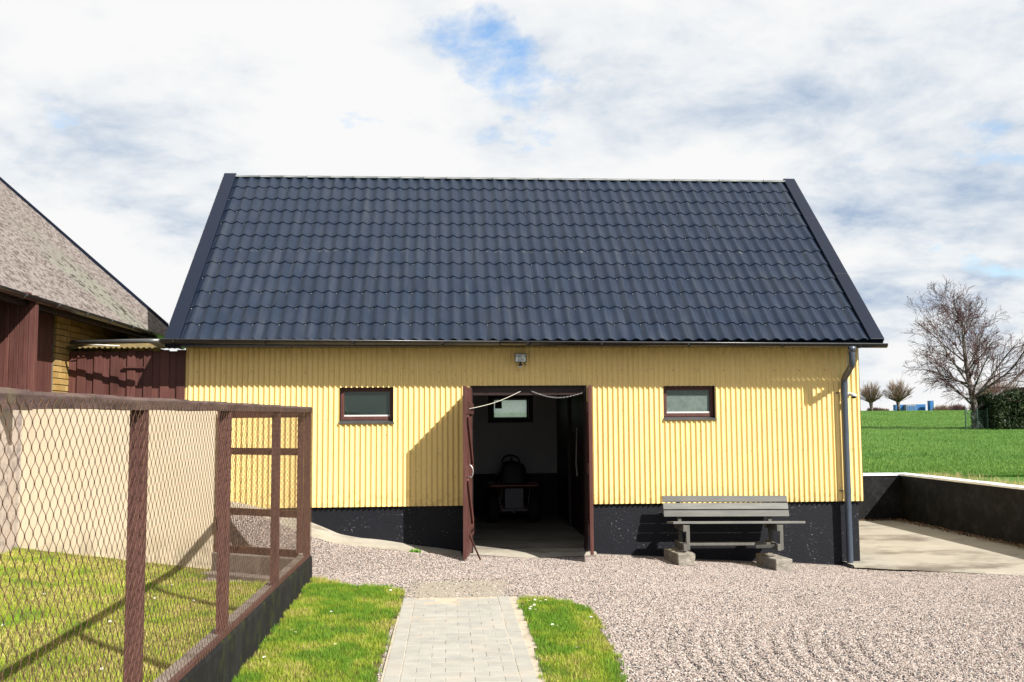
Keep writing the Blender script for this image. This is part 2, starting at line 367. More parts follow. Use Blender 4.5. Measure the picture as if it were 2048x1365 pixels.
m = MT('interior_wall', (0.55, 0.55, 0.56), 0.85, 0.2); m.color(m.mix((0.5, 0.5, 0.52), (0.62, 0.62, 0.62), m.noise(2, 5, 0.6))); mt['inwall'] = m.m
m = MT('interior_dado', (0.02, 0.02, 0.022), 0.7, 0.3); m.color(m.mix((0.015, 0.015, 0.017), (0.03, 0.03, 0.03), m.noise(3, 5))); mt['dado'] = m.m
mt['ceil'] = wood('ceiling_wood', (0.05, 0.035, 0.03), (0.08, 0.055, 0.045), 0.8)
m = MT('rope', (0.6, 0.58, 0.5), 0.8, 0.2); m.color(m.mix((0.5, 0.48, 0.42), (0.7, 0.68, 0.6), m.noise(80, 3))); mt['rope'] = m.m
m = MT('chain_steel', (0.4, 0.4, 0.4), 0.4, 0.5, 0.8); mt['steel'] = m.m
m.color(m.mix((0.35, 0.35, 0.36), (0.5, 0.5, 0.5), m.noise(40, 3)))
m = MT('mower_red', (0.25, 0.012, 0.012), 0.35, 0.5); m.color(m.mix((0.22, 0.01, 0.01), (0.3, 0.02, 0.018), m.noise(6, 4))); mt['red'] = m.m
m = MT('tyre', (0.012, 0.012, 0.012), 0.8, 0.3); m.color(m.mix((0.01, 0.01, 0.01), (0.022, 0.02, 0.018), m.noise(20, 4))); mt['tyre'] = m.m
m = MT('mower_grey', (0.10, 0.10, 0.12), 0.5, 0.4); m.color(m.mix((0.08, 0.08, 0.10), (0.13, 0.13, 0.15), m.noise(8, 4))); mt['mgrey'] = m.m
m = MT('asbestos_roof', (0.33, 0.29, 0.27), 0.9, 0.2)
sp = m.noise(14, 8, 0.72, stretch=(1, 1.4, 1)); sp2 = m.noise(38, 5, 0.7)
c = m.mix((0.15, 0.12, 0.11), (0.40, 0.355, 0.335), m.ramp(sp, [(0.40, 0), (0.56, 1)]))
c = m.mix(c, (0.62, 0.58, 0.55), m.ramp(sp2, [(0.60, 0), (0.70, 0.9)]))
c = m.mix(c, (0.10, 0.075, 0.065), m.ramp(m.noise(24, 6, 0.7), [(0.60, 0), (0.70, 0.75)]))
# pale grey-green lichen field with dark flecks, running down the slope
sy = m.n('ShaderNodeSeparateXYZ'); m.l(m.coord('World'), sy.inputs[0]); wob = m.math('MULTIPLY', m.math('SUBTRACT', m.noise(1.1, 4, 0.6), 0.5), 2.6)
yy_ = m.math('ABSOLUTE', m.math('ADD', m.math('SUBTRACT', sy.outputs[1], 1.9), wob), 0.0); xx_ = m.math('ADD', sy.outputs[0], wob)
zone = m.math('MULTIPLY', m.ramp(m.math('MULTIPLY', yy_, 0.5), [(0.25, 1), (0.50, 0)]), m.ramp(m.math('MULTIPLY', xx_, -0.2), [(0.44, 1), (0.66, 0)]))
lich = m.mix((0.34, 0.34, 0.29), (0.05, 0.045, 0.04), m.ramp(m.noise(5.5, 5, 0.7, stretch=(1.0, 2.2, 1.0)), [(0.535, 0), (0.57, 1)]))
lich = m.mix(lich, (0.42, 0.40, 0.35), m.ramp(sp2, [(0.55, 0), (0.7, 0.8)]))
c = m.mix(c, lich, m.math('MULTIPLY', zone, 0.85))
m.color(c).bump(sp, 0.6, 0.01); mt['asb'] = m.m
m = MT('yellow_brick', (0.62, 0.40, 0.13), 0.85, 0.25)
c = m.mix((0.62, 0.39, 0.12), (0.72, 0.52, 0.22), m.ramp(m.noise(10, 6, 0.65), [(0.4, 0), (0.7, 1)]))
c = m.mix(c, m.ramp(m.rnd(), [(0, 0.72), (1, 1.1)]), 1.0, 'MULTIPLY'); m.color(c).bump(m.noise(60, 4), 0.4, 0.004); mt['brick'] = m.m
m = MT('mortar', (0.28, 0.25, 0.2), 0.95, 0.2); m.color(m.mix((0.24, 0.21, 0.17), (0.33, 0.3, 0.25), m.noise(30, 4))); mt['mortar'] = m.m
m = MT('lichen_cap', (0.35, 0.27, 0.12), 0.85, 0.2); c = m.mix((0.42, 0.31, 0.11), (0.22, 0.18, 0.11), m.ramp(m.noise(16, 6, 0.7), [(0.4, 0), (0.62, 1)])); m.color(c).bump(m.noise(40, 4), 0.6, 0.005); mt['cap'] = m.m
# glass
def glass(name, tint, dusty, ddens, tr):
    m = MT(name, tint, 0.05, 0.5)
    t = m.t; o = t.nodes['Material Output']
    tr_ = m.n('ShaderNodeBsdfTransparent'); tr_.inputs[0].default_value = (*tint, 1)
    gl = m.n('ShaderNodeBsdfGlossy'); gl.inputs['Roughness'].default_value = 0.03
    fr = m.n('ShaderNodeFresnel'); fr.inputs[0].default_value = 1.5
    m1 = m.n('ShaderNodeMixShader'); m.l(fr.outputs[0], m1.inputs[0]); m.l(tr_.outputs[0], m1.inputs[1]); m.l(gl.outputs[0], m1.inputs[2])
    df = m.n('ShaderNodeBsdfDiffuse'); df.inputs[0].default_value = (*dusty, 1)
    ts = m.n('ShaderNodeBsdfTranslucent'); ts.inputs[0].default_value = (*dusty, 1)
    m2 = m.n('ShaderNodeMixShader'); m2.inputs[0].default_value = tr; m.l(df.outputs[0], m2.inputs[1]); m.l(ts.outputs[0], m2.inputs[2])
    m3 = m.n('ShaderNodeMixShader'); m.l(m.ramp(m.noise(7, 6, 0.65), [(0.3, ddens*0.75), (0.7, min(1, ddens*1.25))]), m3.inputs[0])
    m.l(m1.outputs[0], m3.inputs[1]); m.l(m2.outputs[0], m3.inputs[2]); m.l(m3.outputs[0], o.inputs[0])
    return m.m
mt['glass_clear'] = glass('glass_dusty', (0.80, 0.92, 0.86), (0.20, 0.30, 0.25), 0.07, 0.2)
mt['glass_frost'] = glass('glass_frosted', (0.8, 0.9, 0.86), (0.24, 0.31, 0.29), 0.6, 0.3)
mt['glass_back'] = glass('glass_back', (0.90, 0.95, 0.93), (0.88, 0.92, 0.90), 0.6, 0.9)

# grounds
def gravel_cols(m, fac):
    return m.ramp(fac, [(0.0, (0.045, 0.05, 0.06)), (0.10, (0.07, 0.07, 0.08)), (0.17, (0.15, 0.14, 0.14)), (0.27, (0.33, 0.275, 0.24)), (0.45, (0.44, 0.36, 0.315)), (0.65, (0.39, 0.34, 0.31)), (0.8, (0.52, 0.445, 0.40)), (0.93, (0.66, 0.61, 0.57)), (1.0, (0.36, 0.22, 0.18))])
m = MT('gravel_bed', (0.36, 0.30, 0.27), 0.95, 0.2)
vx = m.n('ShaderNodeTexVoronoi'); vx.inputs['Scale'].default_value = 85; m.l(m.coord('World'), vx.inputs['Vector'])
sr = m.n('ShaderNodeSeparateColor'); m.l(vx.outputs['Color'], sr.inputs[0])
c = m.mix(gravel_cols(m, sr.outputs[0]), (0.10, 0.085, 0.075), m.ramp(vx.outputs['Distance'], [(0.45, 0), (0.8, 0.9)]))
c = m.mix(c, m.mix((0.50, 0.455, 0.37), (0.42, 0.375, 0.30), m.noise(30, 4)), m.ramp(m.attr('Col'), [(0.0, 0), (1.0, 1)]))
m.color(c).bump(vx.outputs['Distance'], -0.6, 0.01); mt['gravel'] = m.m
m = MT('pebble', (0.4, 0.33, 0.3), 0.85, 0.25); c = gravel_cols(m, m.rnd())
m.color(c); mt['pebble'] = m.m
m = MT('paver', (0.46, 0.45, 0.41), 0.9, 0.2)
n1 = m.noise(6, 7, 0.65); c = m.mix((0.50, 0.485, 0.435), (0.41, 0.405, 0.375), m.ramp(n1, [(0.38, 0), (0.66, 1)]))
c = m.mix(c, (0.55, 0.48, 0.38), m.ramp(m.noise(3.5, 6, 0.65), [(0.5, 0), (0.7, 0.55)]))
c = m.mix(c, m.ramp(m.rnd(), [(0, 0.95), (1, 1.05)]), 1.0, 'MULTIPLY')
c = m.mix(c, (0.28, 0.26, 0.23), m.ramp(m.noise(90, 4, 0.6), [(0.62, 0), (0.74, 0.5)]))
m.color(c).bump(m.noise(70, 5, 0.65), 0.35, 0.004); mt['paver'] = m.m
m = MT('joint_sand', (0.45, 0.39, 0.30), 0.95, 0.1); c = m.mix((0.48, 0.42, 0.33), (0.32, 0.27, 0.21), m.ramp(m.noise(14, 6, 0.65), [(0.45, 0), (0.7, 1)])); m.color(c).bump(m.noise(150, 3), 0.5, 0.004); mt['sand'] = m.m
m = MT('lawn_soil', (0.10, 0.10, 0.03), 0.95, 0.1); c = m.mix((0.085, 0.095, 0.025), (0.16, 0.135, 0.05), m.noise(7, 6, 0.65)); c = m.mix(c, (0.05, 0.045, 0.02), m.ramp(m.noise(60, 4), [(0.5, 0), (0.7, 0.8)])); m.color(c).bump(m.noise(50, 4), 0.8, 0.015); mt['lawn'] = m.m
m = MT('grass_blade', (0.1, 0.16, 0.03), 0.6, 0.25); m.color(m.attr('Col'))
m.set('Subsurface Weight', 0.0)
o_ = m.t.nodes['Material Output']; ts = m.n('ShaderNodeBsdfTranslucent'); m.l(m.colr, ts.inputs[0]); ms = m.n('ShaderNodeMixShader'); ms.inputs[0].default_value = 0.35
m.l(m.b.outputs[0], ms.inputs[1]); m.l(ts.outputs[0], ms.inputs[2]); m.l(ms.outputs[0], o_.inputs[0]); mt['blade'] = m.m
m = MT('field_green', (0.06, 0.14, 0.02), 0.9, 0.15)
n1 = m.noise(0.25, 6, 0.6); n2 = m.noise(5, 6, 0.7); n3 = m.noise(1.3, 6, 0.65, stretch=(0.3, 1, 1))
c = m.mix((0.055, 0.135, 0.020), (0.085, 0.175, 0.030), m.ramp(n1, [(0.35, 0), (0.7, 1)]))
c = m.mix(c, (0.035, 0.085, 0.014), m.ramp(n2, [(0.48, 0), (0.66, 0.8)]))
c = m.mix(c, (0.22, 0.19, 0.08), m.ramp(n3, [(0.64, 0), (0.74, 0.7)]))
m.color(c).bump(n2, 0.9, 0.10); mt['field'] = m.m
m = MT('bark', (0.12, 0.10, 0.09), 0.9, 0.2)
c = m.mix((0.075, 0.06, 0.055), (0.30, 0.28, 0.26), m.ramp(m.noise(2.5, 6, 0.65, stretch=(2, 2, 1)), [(0.45, 0), (0.62, 1)])); m.color(c).bump(m.noise(12, 5), 0.5, 0.03); mt['bark'] = m.m
m = MT('twig', (0.09, 0.06, 0.055), 0.9, 0.2); m.color(m.mix((0.075, 0.040, 0.040), (0.15, 0.088, 0.085), m.noise(1.5, 4))); mt['twig'] = m.m
m = MT('twig_pale', (0.15, 0.11, 0.08), 0.9, 0.2); m.color(m.mix((0.12, 0.085, 0.06), (0.20, 0.15, 0.11), m.noise(1.5, 4))); mt['twigp'] = m.m
m = MT('hedge_leaf', (0.03, 0.06, 0.012), 0.6, 0.3); m.color(m.attr('Col')); mt['leaf'] = m.m
m = MT('factory_blue', (0.02, 0.16, 0.45), 0.5, 0.4); m.color(m.mix((0.018, 0.15, 0.43), (0.03, 0.19, 0.5), m.noise(0.3, 3))); mt['blue'] = m.m
m = MT('factory_grey', (0.25, 0.3, 0.35), 0.6, 0.4); m.color(m.mix((0.22, 0.27, 0.32), (0.3, 0.34, 0.38), m.noise(0.4, 3))); mt['fgrey'] = m.m
m = MT('daisy', (0.8, 0.8, 0.78), 0.7, 0.2); m.color(m.attr('Col')); mt['daisy'] = m.m
m = MT('green_wire', (0.03, 0.10, 0.07), 0.5, 0.4); m.color(m.mix((0.02, 0.07, 0.05), (0.05, 0.13, 0.09), m.noise(4, 4))); mt['gwire'] = m.m

# ================================================================== GROUND
WX = [-60, -10, .3, .9, 1.4, 2.0, 2.4, 3.08, 3.7, 4.07, 5, 6, 7, 8.8, 9.7, 60]
WZ = [.78, .78, .78, .72, .60, .34, .25, .15, .08, .04, -.01, .0, -.06, -.17, -.225, -.225]
def zyard(x, y):
    x = np.asarray(x, float); y = np.asarray(y, float)
    wall = np.interp(x, WX, WZ)
    near = np.where(x < .88, .02 + .136*np.minimum(.88-x, 4), .02) + np.where(x > 6, 0.5*np.interp(x, WX, WZ), 0)*sstep(-9, -2, y)
    near = np.where(x > 6, near-.02*sstep(6, 7, x), near)
    wgt = np.where(x < 5, sstep(-1.7, -.45, y), sstep(-3.2, -.4, y))
    return near*(1-wgt) + wall*wgt
def xk(y): return 2.24 + .02*(-2.1 - np.asarray(y, float))      # outer face of the kerb under the wire fence
def zk(y): return .31 + .020*(-2.2 - np.asarray(y, float))
def zrail(y): return 2.08 - .009*(-2.1 - np.asarray(y, float))
def grid_obj(name, xs, ys, zf, mat, keep=None, colf=None, smooth=True):
    X, Y = np.meshgrid(xs, ys); Z = zf(X, Y); nx, ny = len(xs), len(ys)
    V = np.stack([X.ravel(), Y.ravel(), Z.ravel()], 1)
    i = np.arange(nx-1)[None, :] + np.arange(ny-1)[:, None]*nx
    F = np.stack([i, i+1, i+1+nx, i+nx], -1).reshape(-1, 4)
    if keep is not None:
        cx_ = V[F].mean(1); F = F[keep(cx_[:, 0], cx_[:, 1])]
        used = np.unique(F); mp = np.zeros(len(V), int); mp[used] = np.arange(len(used)); V = V[used]; F = mp[F]
    c = None if colf is None else np.repeat(colf(V[:, 0], V[:, 1])[:, None], 3, 1)
    return npmesh(name, V, F, c, mat, smooth)
def inpoly(x, y, poly):
    r = np.zeros(np.shape(x), bool); n = len(poly)
    for i in range(n):
        (x0, y0), (x1, y1) = poly[i], poly[(i+1) % n]
        c = ((y0 > y) != (y1 > y)) & (x < (x1-x0)*(y-y0)/((y1-y0) if y1 != y0 else 1e-9) + x0); r ^= c
    return r
LAWN_L = [(2.25, -1.95), (2.5, -2.28), (2.75, -2.6), (2.98, -2.7), (3.2, -2.8), (3.40, -3.06), (3.40, -3.6), (3.36, -5), (3.34, -6.7), (3.30, -12.5), (2.42, -12.5)]
LAWN_R = [(4.62, -3.62), (4.93, -3.64), (5.2, -4.05), (5.28, -4.42), (5.24, -5.17), (5.2, -6.0), (5.13, -6.86), (5.0, -10), (4.52, -10), (4.56, -6.8), (4.60, -5)]
LAWN_E = [(-6, -12.5), (2.26, -12.5), (2.17, -8), (2.12, -5), (2.08, -2.35), (0.93, -2.15), (0.93, -1.5), (-6, -1.5)]
PATH = [(3.40, -3.55), (4.58, -3.55), (4.56, -13), (3.40, -13)]
def sandy(x, y):
    e = vnoise(x, y, 3.0, 3)*.35 + vnoise(x, y, 9.0, 4)*.15
    return np.clip(sstep(.95, .35, np.abs(x-4.0)-.2+e*.6) * sstep(-1.75, -2.3, y+e*.6)*sstep(-8.5, -8.0, y), 0, 1)
def rake(x, y):
    r = np.hypot(x-11.2, y+7.0)+.05*vnoise(x, y, .9, 11); m_ = sstep(5.3, 5.7, x)*sstep(-4.0, -4.9, y+.6*vnoise(x, y, .9, 9))*(1-.75*sstep(7.2, 7.7, x)*sstep(8.8, 8.3, x))*(.6+.6*vnoise(x, y, 1.5, 12))
    return -.021*m_*(.5+.5*np.cos(r*2*np.pi/.145))**3
def zgravel(x, y): return zyard(x, y) + rake(x, y) + .02*(vnoise(x, y, 1.6, 5)-.5)*sstep(2.4, 3.4, x)
xs = np.unique(np.concatenate([np.linspace(-60, -5, 24), np.arange(-5, 5, .06), np.arange(5, 10, .035), np.arange(10, 13.16, .06), [13.2]]))
ys = np.unique(np.concatenate([np.linspace(-60, -9, 22), np.arange(-9, -7.5, .06), np.arange(-7.5, -3.4, .05), np.arange(-3.4, .6, .06), np.linspace(.6, 5.6, 20)]))
yard = grid_obj('gravel_yard', xs, ys, zgravel, mt['gravel'], colf=sandy); struct(yard)
def zfield(x, y):
    f = .68 + .0178*np.clip(y-6, 0, 172) - .004*np.clip(y-178, 0, 1e4)*sstep(178, 230, y)
    f = f + .10*(vnoise(x, y, .06, 21)-.5)*sstep(8, 30, y)
    return np.where((x > 13) & (y < -1.6), f - .9*sstep(4, 0, x-13.1)*sstep(-1.6, -3, y), f)
fx = np.unique(np.concatenate([np.linspace(-700, -60, 18), np.linspace(-60, 9, 20), np.linspace(9, 13.2, 4), np.arange(13.2, 30, .5), np.linspace(30, 120, 60), np.linspace(120, 900, 24)]))
fy = np.unique(np.concatenate([np.linspace(-60, -3, 14), np.arange(-3, 5.61, .5), [5.6], np.arange(6, 30, .5), np.linspace(30, 200, 70), np.linspace(200, 900, 20)]))
field = grid_obj('field', fx, fy, zfield, mt['field'], keep=lambda x, y: (x > 13.2) | (y > 5.6)); struct(field)

# pebbles: real stones instanced over the visible gravel
def in_any(x, y): return inpoly(x, y, LAWN_L) | inpoly(x, y, LAWN_R) | inpoly(x, y, PATH) | ((x < xk(y)+.01) & (y < -2.0)) | (x < 1.0)
px = np.arange(.9, 12.6, .036); py = np.arange(-8.2, -.05, .05)
def gkeep(x, y):
    apron = (y > -.42) & (x < 4.2); door = (y > -.30) & (x > 4.1) & (x < 5.95)
    pad = (x > 9.75) & (y > -.42-(x-9.7)*.48)
    frame = x < 4.55 + (y+14.04)*.66
    return ~in_any(x, y) & ~apron & ~door & ~pad & frame & ~((x < 2.2) & (y < -1.75)) & ~((y > -.05))
gmesh = grid_obj('gravel_stones', px, py, lambda x, y: zgravel(x, y)+.002, mt['pebble'], keep=gkeep)
V = np.empty(len(gmesh.data.vertices)*3, 'f'); gmesh.data.vertices.foreach_get('co', V); V = V.reshape(-1, 3)
at = gmesh.data.attributes.new('dens', 'FLOAT', 'POINT'); at.data.foreach_set('value', (1-.90*sandy(V[:, 0], V[:, 1])).astype('f'))
gmesh['kind'] = 'stuff'; gmesh['label'] = 'pinkish grey gravel stones spread over the yard'
ng = bpy.data.node_groups.new('gravel_scatter', 'GeometryNodeTree')
ng.interface.new_socket('Geometry', in_out='INPUT', socket_type='NodeSocketGeometry'); ng.interface.new_socket('Geometry', in_out='OUTPUT', socket_type='NodeSocketGeometry')
gi = ng.nodes.new('NodeGroupInput'); go = ng.nodes.new('NodeGroupOutput')
dp = ng.nodes.new('GeometryNodeDistributePointsOnFaces'); na = ng.nodes.new('GeometryNodeInputNamedAttribute'); na.data_type = 'FLOAT'; na.inputs[0].default_value = 'dens'
mu = ng.nodes.new('ShaderNodeMath'); mu.operation = 'MULTIPLY'; mu.inputs[1].default_value = 4200
ico = ng.nodes.new('GeometryNodeMeshIcoSphere'); ico.inputs['Radius'].default_value = 1.0; ico.inputs['Subdivisions'].default_value = 1
sm = ng.nodes.new('GeometryNodeSetMaterial'); sm.inputs['Material'].default_value = mt['pebble']
iop = ng.nodes.new('GeometryNodeInstanceOnPoints')
rs = ng.nodes.new('FunctionNodeRandomValue'); rs.data_type = 'FLOAT_VECTOR'; rs.inputs[0].default_value = (.005, .005, .0035); rs.inputs[1].default_value = (.0125, .0105, .008)
rr = ng.nodes.new('FunctionNodeRandomValue'); rr.data_type = 'FLOAT_VECTOR'; rr.inputs[0].default_value = (-.5, -.5, 0); rr.inputs[1].default_value = (.5, .5, 6.28); rr.inputs['Seed'].default_value = 5
K = ng.links.new
K(gi.outputs[0], dp.inputs['Mesh']); K(na.outputs[0], mu.inputs[0]); K(mu.outputs[0], dp.inputs['Density']); K(dp.outputs['Points'], iop.inputs['Points'])
K(ico.outputs[0], sm.inputs[0]); K(sm.outputs[0], iop.inputs['Instance']); K(rs.outputs[0], iop.inputs['Scale']); K(rr.outputs[0], iop.inputs['Rotation']); K(iop.outputs[0], go.inputs[0])
md = gmesh.modifiers.new('scatter', 'NODES'); md.node_group = ng

# concrete pad right of the barn
def pad_front(x): return -.43 - (x-9.7)*.48
b = MB(); n = 24
for i in range(n+1):
    x = 9.6 + (13.2-9.6)*i/n; yf = pad_front(x) + .02*math.sin(i*1.7)
    b.v += [(x, yf, -.175-.02), (x, yf+.03, -.170), (x, 1.5, -.155), (x, 5.5, -.15)]
for i in range(n):
    for j in range(3):
        a = i*4+j; b.f.append((a, a+4, a+5, a+1))
struct(b.build('concrete_pad', mt['pad']))

# lawns
def lawn(poly, name, lift=.012):
    P = np.array(poly); xs_ = np.arange(P[:, 0].min(), P[:, 0].max()+.05, .05); ys_ = np.arange(P[:, 1].min(), P[:, 1].max()+.05, .05)
    o = grid_obj(name, xs_, ys_, lambda x, y: zyard(x, y)+lift+.012*vnoise(x, y, 5, 8), mt['lawn'], keep=lambda x, y: inpoly(x, y, poly)); struct(o); return o
for pl in (LAWN_L, LAWN_R, LAWN_E): lawn(pl, 'lawn')
def proj_ok(P, mx_=200, my_=150):
    d = P - np.array(CAM); z = d @ np.array(fw); u = 1024 + 1950*(d @ np.array(r2))/z; v = 682 - 1950*(d @ np.array(u2))/z
    return (z > .5) & (u > -mx_) & (u < 2048+mx_) & (v < 1365+my_)
def blades(name, P, h, wd, colr, lean=.55, mat=None):
    n = len(P); a = rng.random(n)*2*np.pi; f = np.stack([np.cos(a), np.sin(a), 0*a], 1)
    la = rng.random(n)*2*np.pi; ln = (rng.random(n)*lean)[:, None]*np.stack([np.cos(la), np.sin(la), 0*la], 1)
    up_ = np.array([0, 0, 1.0]); h_ = h[:, None]; w_ = wd[:, None]
    b0 = P-f*w_/2; b1 = P+f*w_/2; mid = P+up_*h_*.55+ln*h_*.3; tip = P+up_*h_*(1-.25*np.linalg.norm(ln, axis=1)[:, None])+ln*h_*1.1
    V = np.stack([b0, b1, mid-f*w_*.4, mid+f*w_*.4, tip], 1).reshape(-1, 3)
    i = np.arange(n)[:, None]*5
    F = np.concatenate([i+[0, 1, 3], i+[0, 3, 2], i+[2, 3, 4]])
    C = np.repeat(colr, 5, 0).reshape(n, 5, 3).copy(); C[:, :2] *= .75; C[:, 4] *= 1.1
    return npmesh(name, V, F, C.reshape(-1, 3), mat or mt['blade'])
G1 = np.array([.085, .170, .014]); G2 = np.array([.19, .24, .024]); G3 = np.array([.32, .27, .10])
def grass_on(poly, dens, name, label, hh=(.025, .055), edge=None, yellow=0.0, bright=1.0):
    P = np.array(poly); x0, y0 = P.min(0); x1, y1 = P.max(0); n = int((x1-x0)*(y1-y0)*dens)
    x = x0+rng.random(n)*(x1-x0); y = y0+rng.random(n)*(y1-y0)
    jx = (vnoise(x, y, 14, 31)-.5)*.14; jy = (vnoise(x, y, 14, 32)-.5)*.14
    k = inpoly(x+jx, y+jy, poly); x, y = x[k], y[k]
    Q = np.stack([x, y, zyard(x, y)+.015], 1); k = proj_ok(Q); Q = Q[k]; x, y = x[k], y[k]
    t = vnoise(x, y, 2.2, 33)*.6+vnoise(x, y, 7, 34)*.4; k = rng.random(len(x)) < .55+.6*t; Q, x, y, t = Q[k], x[k], y[k], t[k]
    dry = np.clip(vnoise(x, y, 3.3, 35)*.65+vnoise(x, y, 11, 36)*.35 + yellow, 0, 1)
    c = G1+(G2-G1)*sstep(.3, .62, dry)[:, None]; mixd = (rng.random(len(x)) < sstep(.45, .95, dry)*.6)[:, None]
    c = np.where(mixd, G3, c)*bright*(.75+.5*rng.random((len(x), 1)))
    h = hh[0]+(hh[1]-hh[0])*rng.random(len(x))*(.6+.8*t)
    o = blades(name, Q, h, .0028+.002*rng.random(len(x)), c); o['kind'] = 'stuff'; o['label'] = label; return o
grass_on(LAWN_L, 9500, 'lawn_grass', 'short green grass between the wire fence and the paved path')
grass_on(LAWN_R, 10500, 'lawn_grass', 'short green grass patch between paved path and gravel')
grass_on(LAWN_E, 5200, 'lawn_grass', 'yellowish green grass inside the wire enclosure', (.02, .05), yellow=.2, bright=1.25)
# daisies
b = MB(); n = 9
for k in range(n):
    a0 = 2*math.pi*k/n; a1 = a0+.55
    b.add([(0.003*math.cos(a0), .003*math.sin(a0), .001), (.011*math.cos(a0), .011*math.sin(a0), .003), (.013*math.cos((a0+a1)/2), .013*math.sin((a0+a1)/2), .0035), (.011*math.cos(a1), .011*math.sin(a1), .003)], [(0, 1, 2, 3)], (.82, .82, .80))
b.add([(.004*math.cos(t), .004*math.sin(t), .003) for t in np.arange(6)*math.pi/3]+[(0, 0, .006)], [(i, (i+1) % 6, 6) for i in range(6)], (.6, .42, .02))
b.tube([(0, 0, -.05), (0, 0, .001)], .001, 4, False, (.08, .16, .02))
dme = b.mesh('daisy'); dme.materials.append(mt['daisy'])
spots = [('R', 4.69, -4.02), ('R', 4.75, -3.98), ('R', 4.80, -4.06), ('R', 4.86, -4.0), ('R', 4.72, -4.25), ('R', 4.68, -4.35), ('R', 4.66, -4.45), ('R', 4.71, -4.5), ('R', 4.77, -4.52), ('R', 4.80, -5.2), ('R', 4.84, -5.25), ('R', 4.93, -5.1), ('R', 5.19, -4.9), ('R', 4.9, -6.1), ('R', 5.08, -3.85),
         ('L', 3.25, -3.25), ('L', 2.6, -3.3), ('L', 2.75, -4.4), ('L', 2.5, -5.2), ('L', 2.55, -5.3), ('L', 2.95, -5.8), ('L', 2.45, -6.2)]
for i in range(26): spots.append(('E', rng.uniform(-.9, 1.9), rng.uniform(-7.5, -2.6)))
lab = {'R': ('small white daisy in the grass right of the paved path', 'daisies right of the path'), 'L': ('small white daisy in the grass left of the paved path', 'daisies left of the path'), 'E': ('small white daisy in the grass behind the wire fence', 'daisies inside the enclosure')}
for s_, x, y in spots:
    o = inst('daisy', dme, None, (x, y, float(zyard(x, y))+.062), (rng.uniform(-.35, .35), rng.uniform(-.5, .1), rng.uniform(0, 6)), (1.1,)*3); tag(o, lab[s_][0], 'flower', lab[s_][1])

# paved path
b = MB(); b.add([(3.385, -13, .0), (4.60, -13, .0), (4.60, -3.5, .0), (3.385, -3.5, .0)], [(0, 1, 2, 3)])
b.v = [(x, y, float(zyard(x, y))+.0165) for x, y, z in b.v]
path = b.build('paved_path', mt['sand']); struct(path)
def paver_mesh(wx, wy):
    b = MB(); e = .004; h = .012; x, y = wx/2-.0012, wy/2-.0012
    b.v = [(-x, -y, -h), (x, -y, -h), (x, y, -h), (-x, y, -h), (-x, -y, 0), (x, -y, 0), (x, y, 0), (-x, y, 0), (-x+e, -y+e, .0018), (x-e, -y+e, .0018), (x-e, y-e, .0018), (-x+e, y-e, .0018)]
    for a in (0, 4):
        for i in range(4): b.f.append((a+i, a+(i+1) % 4, a+4+(i+1) % 4, a+4+i))
    b.f.append((8, 9, 10, 11)); me = b.mesh('paver'); me.materials.append(mt['paver']); return me
P_full, P_half, P_bl, P_br = paver_mesh(.216, .15), paver_mesh(.108, .15), paver_mesh(.12, .225), paver_mesh(.125, .225)
x0 = 3.40+.125; row = 0; y = -3.66
while y > -8.2:
    off = 0 if row % 2 == 0 else .108
    xx = [(x0+.054, P_half)] if off else []
    k = 0
    while off+(k+1)*.216 <= 4*.216+1e-6: xx.append((x0+off+.108+k*.216, P_full)); k += 1
    if off: xx.append((x0+8*.108-.054, P_half))
    for xp, me in xx:
        inst('paver', me, path, (xp, y, .038+rng.uniform(-.002, .0025)-max(0, .006-.003*row)*rng.uniform(.3, 1.3)), (rng.uniform(-.006, .006), rng.uniform(-.006, .006), rng.uniform(-.012, .012)))
    y -= .1515; row += 1
y = -3.60
while y > -8.2:
    inst('paver', P_bl, path, (3.462, y, .037+rng.uniform(-.002, .002)), (0, rng.uniform(-.01, .01), rng.uniform(-.02, .02)))
    inst('paver', P_br, path, (x0+8*.108+.066, y, .037+rng.uniform(-.002, .002)), (0, rng.uniform(-.01, .02), rng.uniform(-.02, .02)))
    y -= .2265

